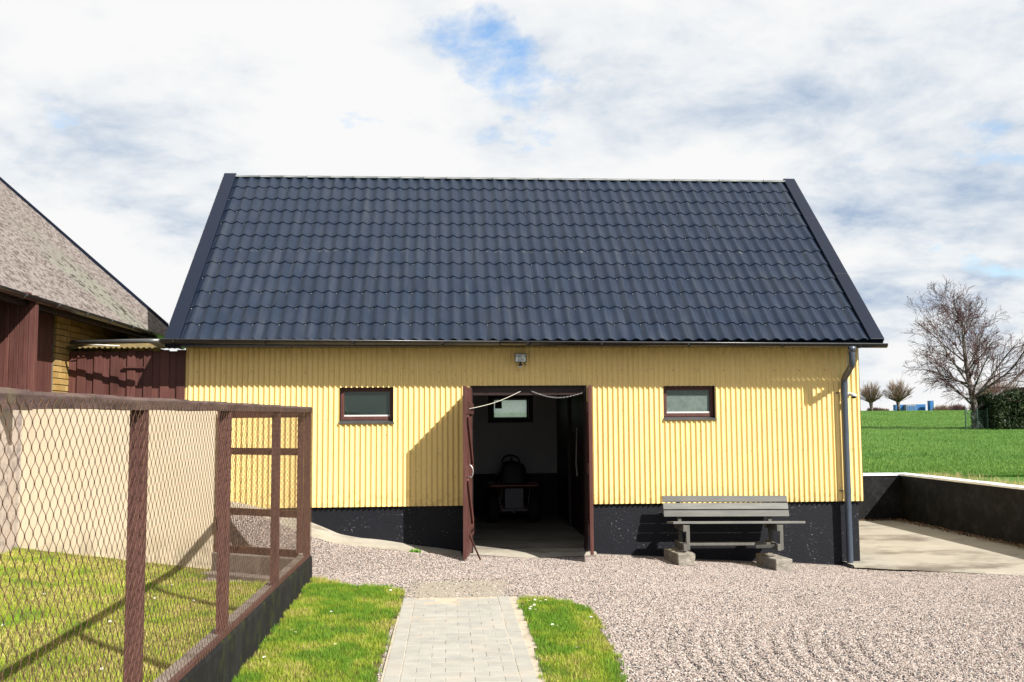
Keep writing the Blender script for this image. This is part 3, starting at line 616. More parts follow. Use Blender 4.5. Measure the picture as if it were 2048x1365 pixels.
# ================================================================== BARN
barn = thing('barn', 'yellow corrugated metal barn with black tiled roof and open double doors', 'barn', (5, 0, 0))
XL, XR, DEP = .18, 9.92, 5.76
WIN = [(2.332, 3.092, 1.895, 2.39), (7.0, 7.752, 1.915, 2.392)]
DOOR = (4.19, 5.87, 2.41)
ZB = .705; ZT = 3.02
def holes(x0, x1, zlo, zhi):
    """solid z ranges for a column between x0 and x1"""
    xm = (x0+x1)/2
    for a, c_, z0, z1 in WIN:
        if a < xm < c_: return [(zlo, z0), (z1, zhi)]
    if DOOR[0] < xm < DOOR[1]: return [(DOOR[2], zhi)]
    return [(zlo, zhi)]
PW, AW = .0755, .0135
edges = sorted([w_[0] for w_ in WIN]+[w_[1] for w_ in WIN]+[DOOR[0], DOOR[1]])
nsh = 12; shw = (XR-XL)/nsh
for si in range(nsh):
    a, c_ = XL+si*shw, XL+(si+1)*shw+.02
    if si == nsh-1: c_ = XR
    xs_ = sorted(set([round(v, 5) for v in np.arange(a, c_, PW/10)]+[c_]+[e for e in edges if a < e < c_]))
    b = MB(); yo = -.014-(si % 2)*.0016; tilt = rng.uniform(-.002, .002)
    yp = lambda x: yo-AW*math.cos(2*math.pi*x/PW)*1.0-.0025*math.cos(4*math.pi*x/PW)
    for i in range(len(xs_)-1):
        u, v = xs_[i], xs_[i+1]
        for z0, z1 in holes(u, v, ZB+tilt, ZT):
            if z1-z0 < .01: continue
            b.add([(u, yp(u), z0), (v, yp(v), z0), (v, yp(v), z1), (u, yp(u), z1)], [(0, 1, 2, 3)])
    me = b.mesh('wall_sheet')
    import bmesh
    bm = bmesh.new(); bm.from_mesh(me); bmesh.ops.remove_doubles(bm, verts=bm.verts, dist=1e-5); bm.to_mesh(me); bm.free()
    me.polygons.foreach_set('use_smooth', [True]*len(me.polygons)); me.materials.append(mt['yellow'])
    o = bpy.data.objects.new('wall_sheet', me); col.objects.link(o); attach(o, barn)
# sheet screws
b = MB()
for zz in (.78, 1.45, 2.05, 2.62):
    x = XL+.1
    while x < XR:
        if not any(a-.03 < x < c_+.03 and z0-.03 < zz < z1+.03 for a, c_, z0, z1 in WIN) and not (DOOR[0]-.03 < x < DOOR[1]+.03 and zz < DOOR[2]+.02):
            xx = round(x/PW)*PW+PW/2; b.lathe([(.0001, -.032), (.005, -.031), (.006, -.022)], (xx, 0, zz+rng.uniform(-.01, .01)), 'y', 6)
        x += PW*5
o = b.build('sheet_screws', mt['dark_brown'], barn); o['kind'] = 'stuff'
# wall core with openings
b = MB(); xx = [XL+.01]+edges+[XR-.01]
for i in range(len(xx)-1):
    for z0, z1 in holes(xx[i], xx[i+1], .75, 3.3):
        b.box(xx[i], xx[i+1], .012, .20, z0, z1)
b.build('wall_core', mt['inwall'], barn)
b = MB(); b.box(XL+.03, DOOR[0], .03, .22, -.5, .748); b.box(DOOR[1], XR-.06, .03, .22, -.5, .748); b.box(XL+.03, XL+.2, .22, DEP-.1, -.5, .748); b.box(XR-.23, XR-.06, .22, DEP-.1, -.5, .748)
b.build('plinth', mt['plinth'], barn)
# gable and back walls
sl = 3.15/3.35
def gab(x, nm):
    b = MB(); ys_ = np.arange(0.0, DEP+.001, PW/6); s_ = -1 if x < 5 else 1
    f = lambda y: x+s_*(AW*math.cos(2*math.pi*y/PW))
    for i in range(len(ys_)-1):
        u, v = ys_[i], ys_[i+1]; t0 = 3.0+sl*(min(u, DEP-u)+.45)-.1; t1 = 3.0+sl*(min(v, DEP-v)+.45)-.1
        b.add([(f(u), u, ZB), (f(v), v, ZB), (f(v), v, t1), (f(u), u, t0)], [(0, 1, 2, 3)])
    b.build(nm, mt['yellow'], barn, smooth=True)
    b = MB(); i0, i1 = (x+.015, x+.15) if x < 5 else (x-.15, x-.015)
    b.box(i0, i1, .2, DEP-.2, .75, 2.95); b.build('gable_core', mt['inwall'], barn)
gab(XL, 'gable_sheet'); gab(XR, 'gable_sheet')
BW = (4.76, 5.48, 1.955, 2.36)
b = MB()
b.box(XL+.02, BW[0], DEP-.18, DEP, .86, 3.0); b.box(BW[1], XR-.02, DEP-.18, DEP, .86, 3.0); b.box(BW[0], BW[1], DEP-.18, DEP, .86, BW[2]); b.box(BW[0], BW[1], DEP-.18, DEP, BW[3], 3.0)
b.build('back_wall', mt['inwall'], barn)
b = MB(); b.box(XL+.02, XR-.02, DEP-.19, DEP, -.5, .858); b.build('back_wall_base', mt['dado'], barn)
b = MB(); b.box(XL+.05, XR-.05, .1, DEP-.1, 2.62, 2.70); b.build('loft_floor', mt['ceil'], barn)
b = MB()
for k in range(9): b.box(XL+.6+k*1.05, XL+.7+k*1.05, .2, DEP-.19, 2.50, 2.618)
b.build('loft_joists', mt['ceil'], barn)
b = MB(); b.box(DOOR[0]-.1, DOOR[1]+.1, .05, .18, 2.27, 2.408); b.build('door_lintel', mt['dark_brown'], barn, bevel=.005)
fl = MB(); fl.v = [(4.06, -.28, -.03), (5.98, -.26, -.05), (5.98, .0, .03), (4.06, .0, .035), (4.19, .25, .05), (5.87, .25, .05)]
fl.f = [(0, 1, 2, 3), (3, 2, 5, 4)]; fl.build('threshold', mt['apron'], barn)
b = MB(); b.box(XL+.2, XR-.2, .24, DEP-.18, -.2, .052); b.build('floor', mt['floor_in'], barn)
# inner partition of dark boards on the right
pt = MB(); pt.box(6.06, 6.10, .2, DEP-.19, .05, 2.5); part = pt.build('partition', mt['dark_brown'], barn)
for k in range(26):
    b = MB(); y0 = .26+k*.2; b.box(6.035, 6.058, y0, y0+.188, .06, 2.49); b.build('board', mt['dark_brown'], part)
b = MB(); b.box(5.98, 6.034, 3.2, 3.3, .05, 2.49); b.build('partition_post', mt['dark_brown'], barn)
# doors jambs
for xa, xb in ((DOOR[0]-.001, DOOR[0]+.035), (DOOR[1]-.035, DOOR[1]+.001)):
    b = MB(); b.box(xa, xb, .005, .2, .0, 2.405); b.build('door_jamb', mt['dark_brown'], barn)

def leaf(hx, tx, side, ztop, zbot):
    """open door leaf, hinged at the wall, seen nearly edge-on; side=+1: inner face looks to +X"""
    h = Vector((hx, -.02, 0)); t = Vector((tx, -.83, 0)); d = (t-h).normalized(); n_ = Vector((-d.y, d.x, 0))
    if n_.x*side < 0: n_ = -n_
    ln = (t-h).length
    emp = None
    b = MB(); nb = 6
    root = None
    bb = ln/nb
    for k in range(nb):
        c0 = h+d*(bb*(k+.5)); mb = MB(); mb.obox(c0+Vector((0, 0, (ztop+zbot)/2)), d*(bb/2-.0015), n_*.014, Vector((0, 0, (ztop-zbot)/2-rng.uniform(0, .006))))
        if root is None:
            root = mb.build('door_leaf', mt['brown'], barn, bevel=.003)
        else: mb.build('board', mt['brown'], root, bevel=.003)
    def brace(s0, z0, s1, z1, w_, nm='brace', th=.014):
        mb = MB(); mb.bar(h+d*s0+n_*.03+Vector((0, 0, z0)), h+d*s1+n_*.03+Vector((0, 0, z1)), th*2, w_, upv=(0, 0, 1) if abs(z1-z0) < .01 else n_.cross((h+d*s1-h-d*s0+Vector((0, 0, z1-z0))).normalized()))
        mb.build(nm, mt['brown'], root, bevel=.003)
    zm = (ztop+zbot)/2
    for z in (ztop-.3, zm, zbot+.32): brace(.02, z, ln-.01, z, .15)
    brace(.06, zbot+.40, ln-.06, zm-.08, .11); brace(.06, zm+.08, ln-.06, ztop-.38, .11)
    # edge stile
    mb = MB(); mb.obox(h+d*(ln+.012)+Vector((0, 0, zm)), d*.012, n_*.024, Vector((0, 0, (ztop-zbot)/2))); mb.build('edge_strip', mt['brown'], root, bevel=.003)
    for z in (ztop-.3, zbot+.32):
        mb = MB(); mb.bar(h+d*.0+n_*.048+Vector((0, 0, z)), h+d*.5+n_*.048+Vector((0, 0, z)), .006, .04); mb.tube([h+n_*.03+Vector((0, 0, z-.04)), h+n_*.03+Vector((0, 0, z+.04))], .011, 8)
        mb.build('hinge', mt['dark_brown'], root)
    return root, h, d, n_, ln
lf, h, d, n_, ln = leaf(4.195, 4.095, 1, 2.375, .07); lf['label'] = 'brown board door leaf swung open, on the left of the doorway'
mb = MB(); c0 = h+d*(ln-.10)+n_*.045
pts = [c0+Vector((0, 0, 1.16))]+[c0+n_*(.055*math.sin(a))+Vector((0, 0, 1.22+.09*-math.cos(a))) for a in np.linspace(.5, math.pi-.5, 7)]+[c0+Vector((0, 0, 1.32))]
mb.tube(pts, .008, 8); mb.build('pull_handle', mt['steel'], lf, smooth=True)
mb = MB(); mb.bar(c0+Vector((0, 0, .38)), c0+n_*.16+d*.10+Vector((0, 0, .06)), .012, .022); mb.build('prop_bar', mt['brown'], lf)
mb = MB(); mb.bar(c0+n_*-.01+Vector((0, 0, 2.0)), c0+n_*-.01+Vector((0, 0, 2.16)), .03, .05); mb.build('latch', mt['dark_brown'], lf)
lf2, h2, d2, n2_, ln2 = leaf(5.895, 5.80, -1, 2.38, .10); lf2['label'] = 'brown board door leaf swung open, on the right of the doorway'

# windows
def window(a, c_, z0, z1, gl, tag_):
    fr = MB(); t = .055; y0, y1 = .055, .11
    fr.box(a+.005, c_-.005, y0, y1, z1-t, z1-.002); fr.box(a+.005, c_-.005, y0, y1, z0+.035, z0+t+.03)
    fr.box(a+.005, a+t, y0, y1, z0+t+.03, z1-t); fr.box(c_-t, c_-.005, y0, y1, z0+t+.03, z1-t)
    w_ = fr.build('window', mt['brown'], barn, bevel=.003); w_['label'] = tag_
    rv = MB(); rv.box(a-.002, a+.003, -.01, .2, z0, z1); rv.box(c_-.003, c_+.002, -.01, .2, z0, z1); rv.box(a, c_, -.012, .2, z1-.0015, z1+.004); rv.build('reveal', mt['dark_brown'], w_)
    p_ = MB(); p_.box(a+t-.005, c_-t+.005, .082, .086, z0+t+.025, z1-t+.005); p_.build('pane', gl, w_)
    bd = MB(); bd.box(a+t, c_-t, .062, .081, z0+t+.030, z0+t+.052); bd.build('glazing_bead', mt['whitep'], w_)
    s_ = MB(); s_.add([(a-.015, -.045, z0-.004), (c_+.015, -.045, z0-.004), (c_+.015, .055, z0+.03), (a-.015, .055, z0+.03), (a-.015, -.045, z0-.018), (c_+.015, -.045, z0-.018), (c_+.015, .055, z0+.012), (a-.015, .055, z0+.012)], [(0, 1, 2, 3), (4, 7, 6, 5), (0, 4, 5, 1), (0, 3, 7, 4), (1, 5, 6, 2)])
    s_.build('sill', mt['gutter_grey'], w_)
    return w_
wl = window(*WIN[0], mt['glass_clear'], 'small brown framed window left of the doorway, dark inside')
b = MB(); b.bar((2.40, .10, 2.12), (2.46, .10, 1.95), .008, .012); b.build('stay_arm', mt['whitep'], wl)
window(*WIN[1], mt['glass_frost'], 'small brown framed window above the bench, with milky glass')
# back window
a, c_, z0, z1 = BW; f_ = MB(); t = .03
for q in ((a, c_, z0, z0+t), (a, c_, z1-t, z1), (a, a+t, z0+t, z1-t), (c_-t, c_, z0+t, z1-t)): f_.box(q[0], q[1], DEP-.12, DEP-.07, q[2], q[3])
for q in ((a-.09, c_+.09, z0-.08, z0-.002), (a-.09, c_+.09, z1+.002, z1+.08), (a-.09, a-.002, z0, z1), (c_+.002, c_+.09, z0, z1)): f_.box(q[0], q[1], DEP-.205, DEP-.181, q[2], q[3])
bwn = f_.build('window', mt['dark_brown'], barn); bwn['label'] = 'small bright window in the back wall, seen through the doorway'
b = MB(); b.box(a+t-.003, c_-t+.003, DEP-.098, DEP-.094, z0+t-.003, z1-t+.003); b.build('pane', mt['glass_back'], bwn)
b = MB(); b.box(a+.05, a+.19, DEP-.104, DEP-.099, z1-.20, z1-.05); b.build('vent_plate', mt['blackp'], bwn)

# apron of concrete along the wall foot, left of the door
AX = [-1.2, .3, .885, 1.3, 1.48, 1.96, 2.33, 2.66, 3.19, 3.75, 4.06]; AZ = [.83, .82, .805, .72, .68, .486, .335, .268, .198, .106, .06]
b = MB(); xs_ = np.arange(-1.2, 4.07, .07); rows = 6
for x in xs_:
    zt = float(np.interp(x, AX, AZ)); yb = -.45-.05*math.sin(x*3.1)-.03*math.sin(x*9); zbm = float(zyard(x, yb))+.004
    for j in range(rows+1):
        t = j/rows; b.v.append((x, .035+(yb-.035)*t, zt+(zbm-zt)*(t**.8)+.006*math.sin(x*7+j*2)))
for i in range(len(xs_)-1):
    for j in range(rows):
        k = i*(rows+1)+j; b.f.append((k, k+1, k+rows+2, k+rows+1))
b.build('concrete_apron', mt['apron'], barn, smooth=True)
# weed at the apron edge
n = 60; th = rng.random(n)*6.28; rr_ = rng.random(n)*.09; P = np.stack([3.42+rr_*np.cos(th), -.44+.4*rr_*np.sin(th), zyard(3.42, -.44)+0*th], 1)
o = blades('weed', P, .03+.05*rng.random(n), .012+.008*rng.random(n), np.tile([.12, .26, .03], (n, 1)), 1.2); tag(o, 'small bright green weed growing at the concrete edge left of the doorway', 'weed')

# ---------------- roof
E0 = Vector((0, -.47, 3.015)); E1 = Vector((0, 2.88, 6.165)); SL = (E1-E0).length; sd_ = (E1-E0).normalized(); nn = Vector((0, -sd_.z, sd_.y))
def rp(x, s, o=0.0): v = E0+sd_*s+nn*o; return Vector((x, v.y, v.z))
b = MB()
for (s0, s1, off) in ((-.0, SL, -.03),):
    p = [rp(.02, s0, off), rp(10.08, s0, off), rp(10.08, s1, off), rp(.02, s1, off)]; q = [v-nn*.06 for v in p]
    b.add(p+q, [(0, 1, 2, 3), (4, 7, 6, 5), (0, 4, 5, 1), (1, 5, 6, 2), (2, 6, 7, 3), (3, 7, 4, 0)])
# rear slope
p = [Vector((.0, 2.88, 6.165)), Vector((10.1, 2.88, 6.165)), Vector((10.1, 6.23, 3.015)), Vector((.0, 6.23, 3.015))]
b.add(p+[v-Vector((0, 0, .09)) for v in p], [(0, 1, 2, 3), (4, 7, 6, 5), (0, 4, 5, 1), (1, 5, 6, 2), (2, 6, 7, 3), (3, 7, 4, 0)])
roof = b.build('roof', mt['roof'], barn)
TW, ROWS = 9.7/53, 12; TH = (SL-.02)/ROWS
def prof(u):
    c_ = .5+.5*math.cos(2*math.pi*(u-.5)); return .036*(c_**1.3)
def tile_geo(us):
    v = []; f = []; ST = .017
    rows_ = [(0.0, -.012), (0.0, ST-.002), (.006, ST), (.10, ST*.72), (TH*.55, ST*.40), (TH+.004, .001)]
    for s, o in rows_:
        for u in us: v.append((u*TW, s, prof(u)+o))
    n_ = len(us)
    for j in range(len(rows_)-1):
        for i in range(n_-1): f.append((j*n_+i, j*n_+i+1, (j+1)*n_+i+1, (j+1)*n_+i))
    return v, f
us = np.linspace(0, 1, 11); tv, tf = tile_geo(us)
tb = MB(); tb.add(tv, tf); tme = tb.mesh('roof_tile', True); tme.set_sharp_from_angle(angle=R(50)); tme.materials.append(mt['roof'])
RM = Matrix(((1, 0, 0), (0, sd_.y, -sd_.z), (0, sd_.z, sd_.y))).to_euler()
cnt = 0; rest = MB()
for r_ in range(ROWS):
    for k in range(53):
        o_ = rp(.2+k*TW, r_*TH)
        if cnt < 300:
            inst('roof_tile', tme, roof, o_, RM); cnt += 1
        else:
            rest.add([rp(.2+k*TW+v[0], r_*TH+v[1], v[2]) for v in tv], tf)
ro = rest.build('roof_tiles', mt['roof'], roof, smooth=True); ro.data.set_sharp_from_angle(angle=R(50)); ro['kind'] = 'stuff'
b = MB()
for r_ in range(ROWS):
    for k in range(53):
        if (k+r_) % 2 == 0 and rng.random() < (.75 if r_ < 5 else .4):
            c0 = rp(.2+(k+.12+rng.uniform(-.03, .03))*TW, r_*TH-.035, .02 if r_ else .012)
            if r_ == 0: continue
            ax = nn; u = Vector((1, 0, 0)); v_ = sd_
            ring = [c0+(u*math.cos(t)+v_*math.sin(t))*.007+nn*.0 for t in np.arange(6)*math.pi/3]
            b.add(ring+[c0+nn*.006], [(i, (i+1) % 6, 6) for i in range(6)])
o = b.build('roof_screws', mt['screw'], roof); o['kind'] = 'stuff'
# verges
for x0_, x1_, nm in ((0.0, .205, 'l'), (9.895, 10.1, 'r')):
    for (s0, s1) in ((-.02, 1.62), (1.62, 3.28), (3.28, SL+.03)):
        b = MB(); p = [rp(x0_, s0, .052+.0012*(s0 > 0)), rp(x1_, s0, .052+.0012*(s0 > 0)), rp(x1_, s1, .055), rp(x0_, s1, .055)]
        q = [v-nn*.15 for v in p]; b.add(p+q, [(0, 1, 2, 3), (4, 7, 6, 5), (0, 4, 5, 1), (1, 5, 6, 2), (2, 6, 7, 3), (3, 7, 4, 0)])
        b.build('verge_flashing', mt['verge'], roof, bevel=.004)
    b = MB()
    for s_ in np.arange(.3, SL, .42):
        xo = x0_+.004 if nm == 'l' else x1_-.004
        b.lathe([(.007, -.006), (.007, .006)], rp(xo, s_, .057), 'z', 6)
    o = b.build('verge_screws', mt['screw'], roof); o['kind'] = 'stuff'
# ridge caps
k = 0; x = .2
while x < 9.9:
    x1_ = min(x+.405, 9.9); b = MB(); R0 = .085+(.004 if k % 2 else 0); nseg = 10
    def arc(xx_, rad): return [(xx_, 2.88+rad*math.cos(t), 6.155+rad*.42*math.sin(t)) for t in np.linspace(math.pi+.35, -.35, nseg)]
    A = arc(x, R0+.006)+arc(x+.03, R0+.006)+arc(x+.035, R0)+arc(x1_+.01, R0)
    b.v = A
    for j in range(3):
        for i in range(nseg-1): b.f.append((j*nseg+i, j*nseg+i+1, (j+1)*nseg+i+1, (j+1)*nseg+i))
    b.build('ridge_cap', mt['ridge'], roof, smooth=True); x = x1_; k += 1
# fascia/soffit
b = MB(); b.box(.02, 10.08, -.43, -.41, 2.945, 2.985); b.box(.02, 10.08, -.409, .0, 2.955, 2.975); b.build('eaves_board', mt['gutter'], barn)
# gutter
def gutter_pts(x): return 3.040-.0074*x
gy = -.505; gr_ = .052
def half_gutter(x0_, x1_, mat, nm, parent, n=12):
    b = MB(); A = np.linspace(math.pi, 2*math.pi, n)
    for x in (x0_, x1_):
        z = gutter_pts(x)
        for rad in (gr_, gr_-.003):
            for t in A: b.v.append((x, gy+rad*math.cos(t), z-.004+rad*1.05*math.sin(t)))
    for i in range(n-1):
        b.f.append((i, i+1, 2*n+i+1, 2*n+i)); b.f.append((n+i+1, n+i, 3*n+i, 3*n+i+1))
    for e in (0, 2*n):
        for i in range(n-1): b.f.append((e+i, e+n+i, e+n+i+1, e+i+1))
    o = b.build(nm, mat, parent, smooth=True)
    b = MB(); b.tube([(x0_, gy-gr_, gutter_pts(x0_)-.002), (x1_, gy-gr_, gutter_pts(x1_)-.002)], .009, 8); b.build('gutter_bead', mt['gutter_grey'], o, smooth=True)
    return o
G = half_gutter(-.03, 4.6, mt['gutter_grey'], 'gutter', barn); G2_ = half_gutter(4.58, 10.13, mt['gutter'], 'gutter', barn)
b = MB(); b.add([(10.131, gy+gr_*math.cos(t), gutter_pts(10.13)-.004+gr_*math.sin(t)) for t in np.linspace(math.pi, 2*math.pi, 12)], [tuple(range(12))]); b.build('gutter_end', mt['gutter'], G2_)
for xp in (.14, 1.35, 2.56, 3.79, 4.98, 6.02, 7.25, 8.6, 9.73):
    b = MB(); z = gutter_pts(xp); pts = [(xp, gy+(gr_+.004)*math.cos(t), z-.004+(gr_+.004)*1.05*math.sin(t)) for t in np.linspace(math.pi*.95, 2*math.pi, 9)]+[(xp, -.43, z+.0)]
    for i in range(len(pts)-1): b.bar(pts[i], pts[i+1], .03, .004, upv=(0, .3, 1))
    b.build('bracket', mt['gutter'], G if xp < 4.6 else G2_)
# gutter extension pipe toward the outbuilding
b = MB(); b.tube([(-.05, -.53, 3.02), (-.30, -.49, 3.02), (-1.30, -.32, 3.015)], .031, 12); b.build('gutter_extension', mt['gutter_grey'], barn, smooth=True)
# downpipe
b = MB(); b.tube([(9.615, -.515, 2.93), (9.613, -.515, 2.85)], [.062, .046], 16); b.build('outlet', mt['pipe'], G2_, smooth=True)
b = MB(); b.tube([(9.613, -.515, 2.86), (9.613, -.515, 2.74), (9.614, -.505, 2.70), (9.622, -.47, 2.655), (9.655, -.16, 2.545-.03), (9.655, -.115, 2.47), (9.655, -.105, 2.42), (9.655, -.10, 1.5), (9.655, -.10, -.19)], .045, 18); dpipe = b.build('downpipe', mt['pipe'], barn, autosm=50)
for z in (2.28, .86):
    b = MB(); b.tube([(9.655, -.10, z-.045), (9.655, -.10, z+.045)], .049, 18); b.tube([(9.60, -.08, z), (9.56, -.03, z)], .01, 6); b.build('pipe_clip', mt['pipe'], dpipe, autosm=40)
b = MB(); b.tube([(9.655, -.10, .60), (9.655, -.10, .66)], .048, 18); b.build('pipe_joint', mt['pipe'], dpipe, autosm=40)
b = MB(); b.box(9.56, 9.84, -.36, -.04, -.205, -.185); tag(b.build('drain_cover', mt['blackp'], None, bevel=.003), 'flat black drain cover at the foot of the downpipe', 'drain cover')

# ================================================================== OUTBUILDING (left)
ob = thing('outbuilding', 'brick outbuilding with steep lichen-covered grey corrugated roof and brown cladding', 'outbuilding', (-4, -1, .3))
EX, EZ, OY0, OY1 = -1.1, 3.42, -9.0, 4.6; OS = .884; RX = -5.6
b = MB(); PC = .146; A_ = .022; ys_ = np.arange(OY0, OY1+.001, PC/8); nxs = 2
import itertools
L_ = math.hypot(1, OS); nv = Vector((OS, 0, 1))/L_
rows_ = [(EX+.05, 0)]
# sheets overlap in three courses up the slope
cs = [(EX+.06, EX-1.45, .006), (EX-1.38, EX-2.95, .003), (EX-2.88, RX, .0)]
rf = None
for ci, (xa, xb, off) in enumerate(cs):
    ns = 13; wS = (OY1-OY0)/ns
    for si in range(ns):
        b = MB(); ya, yb = OY0+si*wS, OY0+(si+1)*wS+.02; yy = np.arange(ya, yb, PC/7)
        for x in (xa, (xa+xb)/2, xb):
            for y in yy:
                z = EZ+(EX-x)*OS; o_ = off+(si % 2)*.003+A_*math.cos(2*math.pi*y/PC); b.v.append((x+nv.x*o_, y, z+nv.z*o_))
        n_ = len(yy)
        for j in range(2):
            for i in range(n_-1): b.f.append((j*n_+i, (j+1)*n_+i, (j+1)*n_+i+1, j*n_+i+1))
        if rf is None: rf = b.build('roof', mt['asb'], ob, smooth=True)
        else: b.build('roof_sheet', mt['asb'], rf, smooth=True)
b = MB(); p = [(EX, OY0, EZ-.06), (RX, OY0, EZ-.06+(EX-RX)*OS), (RX, OY1-.02, EZ-.06+(EX-RX)*OS), (EX, OY1-.02, EZ-.06)]
b.add(p+[(q[0], q[1], q[2]-.08) for q in p], [(0, 1, 2, 3), (4, 7, 6, 5), (0, 4, 5, 1), (1, 5, 6, 2), (2, 6, 7, 3), (3, 7, 4, 0)])
p = [(RX, OY0, EZ+(EX-RX)*OS), (RX-4.4, OY0, EZ), (RX-4.4, OY1, EZ), (RX, OY1, EZ+(EX-RX)*OS)]
b.add(p+[(q[0], q[1], q[2]-.1) for q in p], [(0, 1, 2, 3), (4, 7, 6, 5), (0, 4, 5, 1), (1, 5, 6, 2), (2, 6, 7, 3), (3, 7, 4, 0)])
b.build('roof_deck', mt['ceil'], rf)
b = MB(); b.bar((EX+.03, OY1+.02, EZ-.03), (RX, OY1+.02, EZ-.03+(EX-RX)*OS), .04, .16, upv=nv); b.build('verge_board', mt['verge'], rf)
b = MB(); A = np.linspace(math.pi, 2*math.pi, 10); gx = EX+.11
for y in (OY0, OY1-.9):
    for t in A: b.v.append((gx+.06*math.cos(t), y, EZ-.03+.06*math.sin(t)))
    for t in A: b.v.append((gx+.057*math.cos(t), y, EZ-.03+.057*math.sin(t)))
for i in range(9): b.f += [(i, i+1, 20+i+1, 20+i), (10+i+1, 10+i, 30+i, 30+i+1)]
gu = b.build('gutter', mt['gutter'], ob, smooth=True)
for y in np.arange(-5.5, 2.5, .95):
    b = MB(); pts = [(gx+.064*math.cos(t), y, EZ-.03+.064*math.sin(t)) for t in np.linspace(math.pi, 2*math.pi, 8)]
    for i in range(7): b.bar(pts[i], pts[i+1], .03, .004, upv=(.2, 0, 1))
    b.build('bracket', mt['gutter_grey'], gu)
b = MB(); b.add([(EX+.02, OY0, EZ-.10), (-1.55, OY0, EZ-.02), (-1.55, OY1, EZ-.02), (EX+.02, OY1, EZ-.10)], [(0, 1, 2, 3)]); b.box(EX, EX+.025, OY0, OY1, EZ-.13, EZ-.005); b.build('soffit', mt['dark_brown'], ob)
# walls
b = MB(); b.box(-9.4, -1.475, -.46, OY1-.15, .2, EZ-.02); b.box(-9.4, -1.52, OY0+.2, -.46, .2, EZ-.02); wl_ = b.build('wall', mt['mortar'], ob)
b = MB(); n_ = 30
p = [(-1.475, OY1-.16, EZ-.02), (-9.4, OY1-.16, EZ-.02), (RX, OY1-.16, EZ+(EX-RX)*OS-.2)]; b.add(p+[(q[0], q[1]-.2, q[2]) for q in p], [(0, 1, 2), (3, 5, 4), (0, 3, 4, 1), (1, 4, 5, 2), (2, 5, 3, 0)]); b.build('gable', mt['mortar'], ob)
bk = MB(); hx, hy, hz = .024, .117, .0365; e = .004
bk.box(-hx, hx, -hy, hy, -hz, hz); bme = bk.mesh('brick'); bme.materials.append(mt['brick'])
bk = MB(); bk.box(-.0575, .0575, -.024, .024, -hz, hz); bme2 = bk.mesh('brick_end'); bme2.materials.append(mt['brick'])
for r_ in range(15):
    z = 2.14+r_*.085
    for k in range(20):
        y = -.335+k*.246+(.123 if r_ % 2 else 0)
        inst('brick', bme, wl_, (-1.468+rng.uniform(-.002, .002), y, z))
    if r_ % 2: inst('brick', bme, wl_, (-1.468, -.40, z), (0, 0, 0), (1, .5, 1))
b = MB(); b.box(-1.53, -1.452, OY0+.2, -1.52, .1, 2.16); b.build('wall_base', mt['peel'], ob, bevel=.01)
# brown cladding on the wall and the open board door
cl = MB(); cl.box(-1.515, -1.50, -2.6, -.465, 2.2, EZ-.03); clad = cl.build('cladding', mt['dark_brown'], ob)
for k in range(19):
    y = -2.48+k*.106; b = MB(); b.box(-1.50, -1.484, y, y+.1, 2.2, EZ-.05); b.build('board', mt['brown'], clad, bevel=.003)
b = MB(); b.box(-1.5, -1.06, -2.22, -2.2, 2.2, 3.45); od = b.build('open_door', mt['brown'], ob); od['label'] = 'brown board door standing open under the eaves'
for k in range(8):
    x = -1.5+k*.0545; b = MB(); b.box(x, x+.051, -2.242-(k % 2)*.006, -2.221, 2.2, 3.455); b.build('board', mt['brown'], od, bevel=.004)
b = MB(); b.box(-1.062, -.985, -2.255, -2.175, 2.18, 3.42); b.build('edge_post', mt['brown'], od, bevel=.004)
b = MB(); b.box(-1.22, -1.07, -2.265, -2.251, 2.28, 2.36); b.build('ledge', mt['brown'], od, bevel=.003)

# board fence between outbuilding and barn
bf = thing('board_fence', 'tall brown board fence between the outbuilding and the yellow barn', 'fence', (-.6, .02, .78))
b = MB()
for z in (1.2, 2.0, 2.75): b.box(-1.44, .16, .035, .085, z, z+.09)
b.build('crossbar', mt['brown_h'], bf)
x = -1.44; k = 0
while x < .14:
    b = MB(); x1_ = min(x+.135, .168); b.box(x, x1_, .008, .032, .76, 2.915+rng.uniform(-.01, .01)); b.build('board', mt['brown'], bf, bevel=.003)
    b = MB()
    if x+.125 < .16: b.box(x+.118, min(x+.118+.118+rng.uniform(-.004, .006), .166), -.018, .006, .76, 2.925+rng.uniform(-.01, .01)); b.build('cover_board', mt['brown'], bf, bevel=.003)
    x += .2285; k += 1
b = MB(); ys_ = (-.12, 2.6); xs_ = np.arange(-1.46, .17, .012)
for y in ys_:
    for x in xs_: b.v.append((x, y, 2.965-.003*(x+1.4)+.012*math.cos(2*math.pi*x/.076)+(.34 if y > 0 else 0)))
n_ = len(xs_)
for i in range(n_-1): b.f.append((i, i+1, n_+i+1, n_+i))
o = b.build('cap_sheet', mt['cap'], bf, smooth=True); sm_ = o.modifiers.new('thick', 'SOLIDIFY'); sm_.thickness = .008
b = MB(); b.box(-.70, -.35, -.034, -.02, 2.665, 2.695); b.tube([(-.68, -.04, 2.68), (-.40, -.04, 2.68)], .009, 8); b.build('bolt_latch', mt['brown_h'], bf)
b = MB(); b.tube([(-1.22, -.20, 3.005), (-.72, -.10, 2.985)], .008, 8); tag(b.build('white_rod', mt['whitep'], None, True), 'thin white rod resting on top of the brown board fence', 'rod')

# ================================================================== RENDERED WALL BEHIND THE ENCLOSURE
gw = thing('garden_wall', 'beige rendered wall behind the wire fence', 'wall', (-1, -1.4, .1))
b = MB(); b.box(-1.42, .93, -1.5, -1.28, -.3, 2.165); b.build('wall_body', mt['beige'], gw, bevel=.006)
b = MB(); b.box(-2.6, -1.415, -1.505, -1.27, -.3, 2.168); b.build('bare_end', mt['peel'], gw, bevel=.01)

